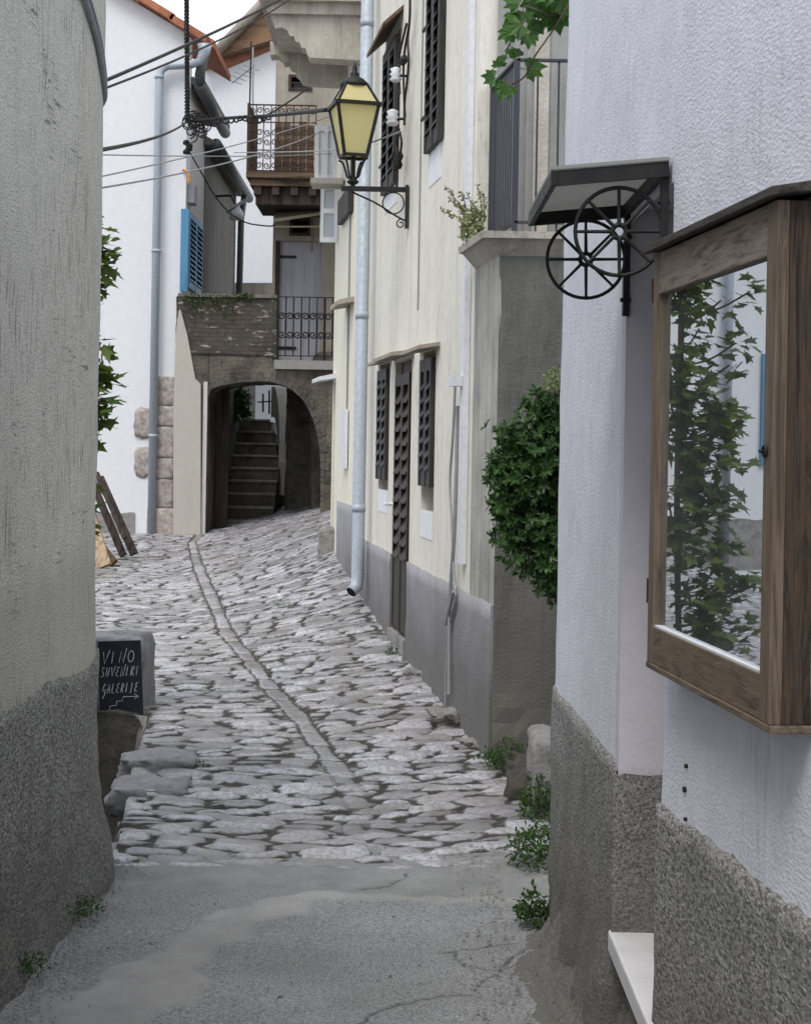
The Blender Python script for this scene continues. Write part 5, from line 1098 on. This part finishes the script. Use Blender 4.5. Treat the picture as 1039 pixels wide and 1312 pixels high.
# evergreen bush in the alcove: rosettes on twigs over irregular lobes
BU = thing('evergreen_bush', 'dense dark green bush leaning out of the alcove beside the near white wall', 'bush', (.95, 6.9, .1))
lobes = [((.78, 6.85, 1.80), .15), ((.66, 6.8, 1.70), .15), ((.88, 6.9, 1.86), .15), ((.55, 6.78, 1.58), .15), ((.50, 6.75, 1.43), .14), ((.52, 6.75, 1.29), .13), ((.68, 6.8, 1.5), .2), ((.85, 6.9, 1.55), .28), ((.60, 6.75, 1.17), .14), ((.72, 6.82, 1.3), .2), ((.68, 6.8, 1.06), .11), ((.84, 6.85, 1.10), .2), ((1.05, 6.95, 1.4), .3), ((.42, 6.72, 1.50), .07), ((.44, 6.74, 1.36), .07), ((.60, 6.76, 1.77), .06), ((.76, 6.8, 1.0), .09), ((.46, 6.72, 1.62), .06)]
lv = MB(); tw = MB()
for (c, r) in lobes:
    c = Vector(c); nn = int(330 * (r / .2) ** 2) + 16
    for _ in range(nn):
        dr_ = rv(); rr_ = r * (1.28 if rnd() < .07 else 1) * (1 + .5 * mn.noise(dr_ * 3 + c * 5)) * (rnd() ** .22); p = c + Vector((dr_.x, dr_.y, dr_.z * 1.05)) * rr_
        ax = (dr_ + Vector((0, -.2, .55)) + rv() * .5).normalized(); nl = 5 + int(rnd() * 3)
        o1 = ax.orthogonal().normalized(); o2 = ax.cross(o1)
        for k in range(nl):
            a = 2 * math.pi * k / nl + rnd(); d = (ax * ru(.3, .9) + o1 * math.cos(a) + o2 * math.sin(a)); leaf(lv, p, d, ax, ru(.028, .048), ru(.012, .019))
    for _ in range(10): tw.tube([c + rv() * r * .3, c + rv() * r * .9], .004, 4)
for c, r in lobes[:12]: tw.tube(chaikin([Vector((.98, 6.95, .1)), Vector((.98, 6.92, .8)), Vector(c).lerp(Vector((.95, 6.9, 1.1)), .4), Vector(c)]), [.022] * 3 + [.014] * (len(chaikin([1 * Vector((0, 0, 0))] * 4)) - 6) + [.006] * 3, 6)
part('foliage', lv, M['leaf'], BU); part('branches', tw, M['stem'], BU)
mb = MB()
for _ in range(160): p = at(712, 487, 6.6) + rv() * .05; leaf(mb, p, rv(), rv(), .02, .016)
part('flowers', mb, M['leaf_pale'], BU)
# creeper at the top
CR = thing('creeper_spray', 'hanging spray of green creeper leaves at the top of the picture above the dark railing', 'vine', tuple(at(720, -10, 5.6)))
mb = MB(); st_ = MB()
stems = [[(745, -30), (722, 18), (700, 50), (682, 75), (674, 98), (655, 108)], [(735, -20), (700, 5), (680, 15), (660, 40), (650, 62)], [(725, 10), (705, 22), (690, 12), (668, 6)]]
Yc = 5.9
for s_ in stems: st_.tube(chaikin([at(x, y, Yc + .05 * math.sin(x)) for x, y in s_]), .0035, 5)
lfs = [(650, 108, 30, -120), (634, 100, 24, 170), (675, 88, 34, 10), (664, 72, 20, 120), (640, 85, 18, 100), (655, 62, 16, -100), (648, 75, 14, 160), (668, 30, 34, -140), (690, 25, 30, -110), (677, 45, 24, -90), (700, 5, 40, -60), (712, 18, 34, -75), (655, 40, 26, -150), (665, 5, 30, 160), (688, -2, 34, -120), (722, -5, 40, -90), (708, -15, 40, 180), (680, 35, 24, -60), (670, 14, 28, -100), (714, 10, 30, -140), (695, 12, 26, 180), (660, 18, 26, -110)]
for (x, y, l_, an) in lfs:
    a = math.radians(an); p = at(x, y, Yc + ru(-.08, .08)); L_ = l_ * .82 * Yc / F; d = Vector((math.cos(a), ru(-.4, .2), math.sin(a))); leaf(mb, p, d, Vector((ru(-.4, .4), -1, ru(.2, .7))), L_, L_ * .9, .1, 'palm')
    st_.tube([p, p - d.normalized() * L_ * .3 + Vector((0, .01, .01))], .0015, 4)
part('foliage', mb, M['leaf_vine'], CR); part('stem', st_, M['stem'], CR)
# fig tree behind the near house (its tips show beside the wall, the rest in the glass)
FT = thing('fig_tree', 'leafy fig branches showing past the edge of the near grey house', 'tree', (-2.1, 8.6, -1.1))
mb = MB(); tb = MB()
tb.tube(chaikin([Vector((-1.9, 8.8, -1.15)), Vector((-1.9, 8.8, 0)), Vector((-1.84, 8.8, 1.2)), Vector((-1.86, 8.8, 2.4)), Vector((-1.84, 8.8, 2.8))]), .02, 8)
clumps = []
for k in range(78):
    z = ru(.25, 2.9); w = .18 + .18 * abs(math.sin(z * 2.3 + 1)); clumps.append(Vector((-1.80 - (.34 * rnd() ** 1.8) - (.08 if z < .9 else 0), 8.6 + ru(-.15, .25), z)))
clumps += [at(128, y, 8.5) for y in (318, 345, 460, 492, 520, 475)] + [at(116, y, 8.5) for y in (300, 330, 360, 450, 480, 510, 540)] + [at(104, y, 8.5) for y in (310, 340, 370, 440, 470, 500, 530, 560)]
for c in clumps:
    base_ = Vector((-1.84, 8.8, c.z - .12)); tb.tube(chaikin([base_, base_.lerp(c, .5) + Vector((0, 0, -.05)), c]), .006, 4)
    for _ in range(14):
        d = rv(); d.z = d.z * .5 - .15; p = c + rv() * .09; leaf(mb, p, d, Vector((ru(-.5, .5), ru(-.8, .2), 1)), ru(.07, .13), ru(.06, .11), .12, 'lobed')
for (px, py, an) in ((150, 308, 10), (146, 322, -10), (152, 322, 20), (140, 340, -20), (145, 330, 40), (141, 355, -30), (144, 455, 20), (148, 460, 5), (142, 470, -20), (146, 452, 45), (139, 488, -10), (143, 490, -40), (136, 510, -30), (138, 535, -70), (134, 525, 0), (137, 500, 20)):
    a = math.radians(an); p = at(px - 9, py, 8.5); leaf(mb, p, Vector((math.cos(a), -.2, math.sin(a))), Vector((0, -.8, .6)), .06, .035, .1, 'oval')
part('foliage', mb, M['leaf_fig'], FT); part('trunk', tb, M['stem'], FT)
# pale sprig on the terrace edge
SPG = thing('pale_sprig', 'small pale flowering weed growing on the terrace edge beside the white duct', 'plant', tuple(at(605, 300, 8.3)))
mb = MB(); sb_ = MB()
ends = [(570, 240), (577, 255), (590, 245), (600, 250), (583, 262), (612, 238), (606, 260), (618, 248), (566, 270), (595, 265), (588, 278), (610, 272), (618, 268)]
for (x, y) in ends:
    a = at(606 + ru(-8, 10), 306, 8.3); b = at(x, y, 8.25 + ru(-.12, .08)); m_ = a.lerp(b, .5) + Vector((.02, 0, .03)); pts = chaikin([a, m_, b]); sb_.tube(pts, .0025, 4)
    for p in resample([tuple(q) for q in pts], .010):
        for _ in range(2):
            d = rv(); leaf(mb, p, d, rv(), ru(.016, .032), ru(.010, .018))
for _ in range(160): p = at(ru(592, 612), ru(268, 308), 8.2 + ru(-.06, .06)); leaf(mb, p, rv(), rv(), ru(.025, .045), ru(.014, .024))
part('foliage', mb, M['leaf_pale'], SPG); part('stems', sb_, M['stem'], SPG)
# weeds
def weed(px, py, z, r, h, n, label, dy=0, kind='oval', sz=.03, x_=None):
    q = onz(px, py, z); mb = MB()
    for _ in range(n):
        a = ru(0, 6.28); rr_ = r * math.sqrt(rnd()); p = Vector((q.x + rr_ * math.cos(a), q.y + rr_ * 1.3 * math.sin(a), z + h * rnd() * (1 - rr_ / r * .6)))
        if kind == 'grass':
            p.z = z; d = Vector((ru(-.5, .5), ru(-.5, .5), 1)); leaf(mb, p, d, rv(), h * ru(.5, 1.1), .006)
        else: [leaf(mb, p + rv() * .015, rv() + Vector((0, 0, .4)), Vector((ru(-.5, .5), -.3, 1)), ru(.35, .9) * sz, ru(.3, .6) * sz * .7) for _k in range(2)]
    single('weed', mb, M['leaf_weed'], label, 'weed', group='weeds at the foot of the walls', base=tuple(q))
weed(453, 778, GZ(-.5, 12.3) , .16, .09, 260, 'tuft of green grass beside the foot of the big drainpipe', kind='grass')
weed(510, 842, .12, .10, .07, 110, 'small green weed beneath the brown door step', sz=.03)
weed(505, 852, .10, .06, .04, 60, 'yellowish sprouts just below the door step weed', kind='grass')
weed(628, 978, .0, .10, .07, 140, 'low weed at the outer corner of the terrace base', sz=.03)
weed(655, 985, .02, .13, .16, 320, 'bushy weed between the terrace corner and the stone block', sz=.035)
weed(697, 1045, .03, .10, .26, 420, 'leafy weed in front of the stone block in the alcove', sz=.035)
weed(688, 1105, .02, .10, .2, 300, 'dense dark weed at the foot of the near white house, beside the last cobbles', sz=.035)
weed(682, 1180, .02, .055, .12, 150, 'weed growing from the mortar foot of the near white house', sz=.035)
weed(108, 1175, .03, .06, .08, 90, 'broad leaved weed at the base of the near grey house', sz=.022)
weed(42, 1245, .04, .05, .06, 80, 'small dark weed nearest the camera against the grey house', sz=.02)
weed(365, 777, GZ(-1, 13.5), .10, .02, 70, 'faint green tuft in the middle of the cobbles', kind='oval', sz=.02)
weed(257, 984, .02, .04, .03, 60, 'moss tuft between the big edge stones', sz=.02)
weed(420, 722, GZ(-.9, 15.5), .08, .04, 60, 'little weed by the far doorstep of the pale house', sz=.03)
weed(152, 990, -.55, .10, .2, 120, 'small fern in the dark pit', sz=.05)
mb = MB()
for _ in range(650):
    if rnd() < .5: y = ru(4.2, 5.9); x = -1.06 + abs(random.gauss(0, .06)); 
    else: y = ru(4.3, 6.2); x = .38 - abs(random.gauss(0, .09))
    r_ = ru(.002, .007); c = Vector((x, y, .012 + r_ * .4)); P = [c + Vector((r_ * ru(.6, 1.4), 0, 0)), c + Vector((0, r_ * ru(.6, 1.4), 0)), c - Vector((r_ * ru(.6, 1.4), 0, 0)), c - Vector((0, r_ * ru(.6, 1.4), 0)), c + Vector((0, 0, r_))]
    mb.add(P, [(0, 1, 4), (1, 2, 4), (2, 3, 4), (3, 0, 4)])
single('grit', mb, M['stone'], 'loose grit and crumbs of mortar lying along both wall feet on the concrete', 'grit', kind='stuff')
mb = MB()
for _ in range(700): 
    x = ru(xL + .1, xM - .3); leaf(mb, Vector((x, fy - .04 + ru(-.03, .05), zpar - abs(random.gauss(0, .10)) * (1.6 if x < xL + .8 else .5) + .03)), rv(), rv(), .03, .02)
single('wall_moss', mb, M['leaf_weed'], 'strip of moss and small weeds along the brick parapet', 'moss', kind='stuff')
mb = MB()
for _ in range(260): leaf(mb, at(ru(296, 318), ru(500, 536), 24.2) + rv() * .05, rv(), rv(), .1, .05)
single('stair_shrub', mb, M['leaf'], 'dark shrub hanging over the left of the covered stairs', 'shrub')

# ------------------------------------------------------------------ camera, light, sky
cam = bpy.data.cameras.new('camera'); co = bpy.data.objects.new('camera', cam); COL.objects.link(co); scn.camera = co
cam.sensor_fit = 'HORIZONTAL'; cam.sensor_width = 36; cam.lens = F / 1039 * 36; cam.shift_y = -(656 - HY) / 1039; cam.clip_end = 1000; cam.clip_start = .05
Mx = Matrix(((CT, -ST, 0, 0), (0, 0, -1, 0), (ST, CT, 0, EYE), (0, 0, 0, 1))); co.matrix_world = Mx
SE, SA = math.radians(58), math.radians(203)   # azimuth measured clockwise from +Y
w = bpy.data.worlds.new('World'); scn.world = w; w.use_nodes = True; nt = w.node_tree; nt.nodes.clear()
bg = nt.nodes.new('ShaderNodeBackground'); sk = nt.nodes.new('ShaderNodeTexSky'); ou = nt.nodes.new('ShaderNodeOutputWorld')
sk.sky_type = 'NISHITA'; sk.sun_disc = False; sk.sun_elevation = SE; sk.sun_rotation = SA; sk.dust_density = 4; sk.air_density = 1.0; sk.ozone_density = 1.2
bg.inputs[1].default_value = .15; mxw = nt.nodes.new('ShaderNodeMix'); mxw.data_type = 'RGBA'; mxw.inputs[0].default_value = .8; nz_ = nt.nodes.new('ShaderNodeTexNoise'); nz_.inputs['Scale'].default_value = 2.5; nz_.inputs['Detail'].default_value = 5
cr_ = nt.nodes.new('ShaderNodeValToRGB'); cr_.color_ramp.elements[0].color = (6.6, 7.0, 7.8, 1); cr_.color_ramp.elements[1].color = (9.0, 9.2, 9.6, 1); nt.links.new(nz_.outputs[0], cr_.inputs[0])
nt.links.new(cr_.outputs[0], mxw.inputs[7]); nt.links.new(sk.outputs[0], mxw.inputs[6]); nt.links.new(mxw.outputs[2], bg.inputs[0]); nt.links.new(bg.outputs[0], ou.inputs[0])
sun = bpy.data.lights.new('sun', 'SUN'); so = bpy.data.objects.new('sun', sun); COL.objects.link(so); sun.energy = 1.5; sun.angle = math.radians(22); sun.color = (1, .97, .92)
sd = Vector((math.sin(SA) * math.cos(SE), math.cos(SA) * math.cos(SE), math.sin(SE))); so.rotation_euler = sd.to_track_quat('Z', 'Y').to_euler()
vs_ = scn.view_settings; vs_.view_transform = 'Standard'; vs_.look = 'None'; vs_.exposure = .28; vs_.gamma = 1
scn.cycles.max_bounces = 8; scn.cycles.diffuse_bounces = 5
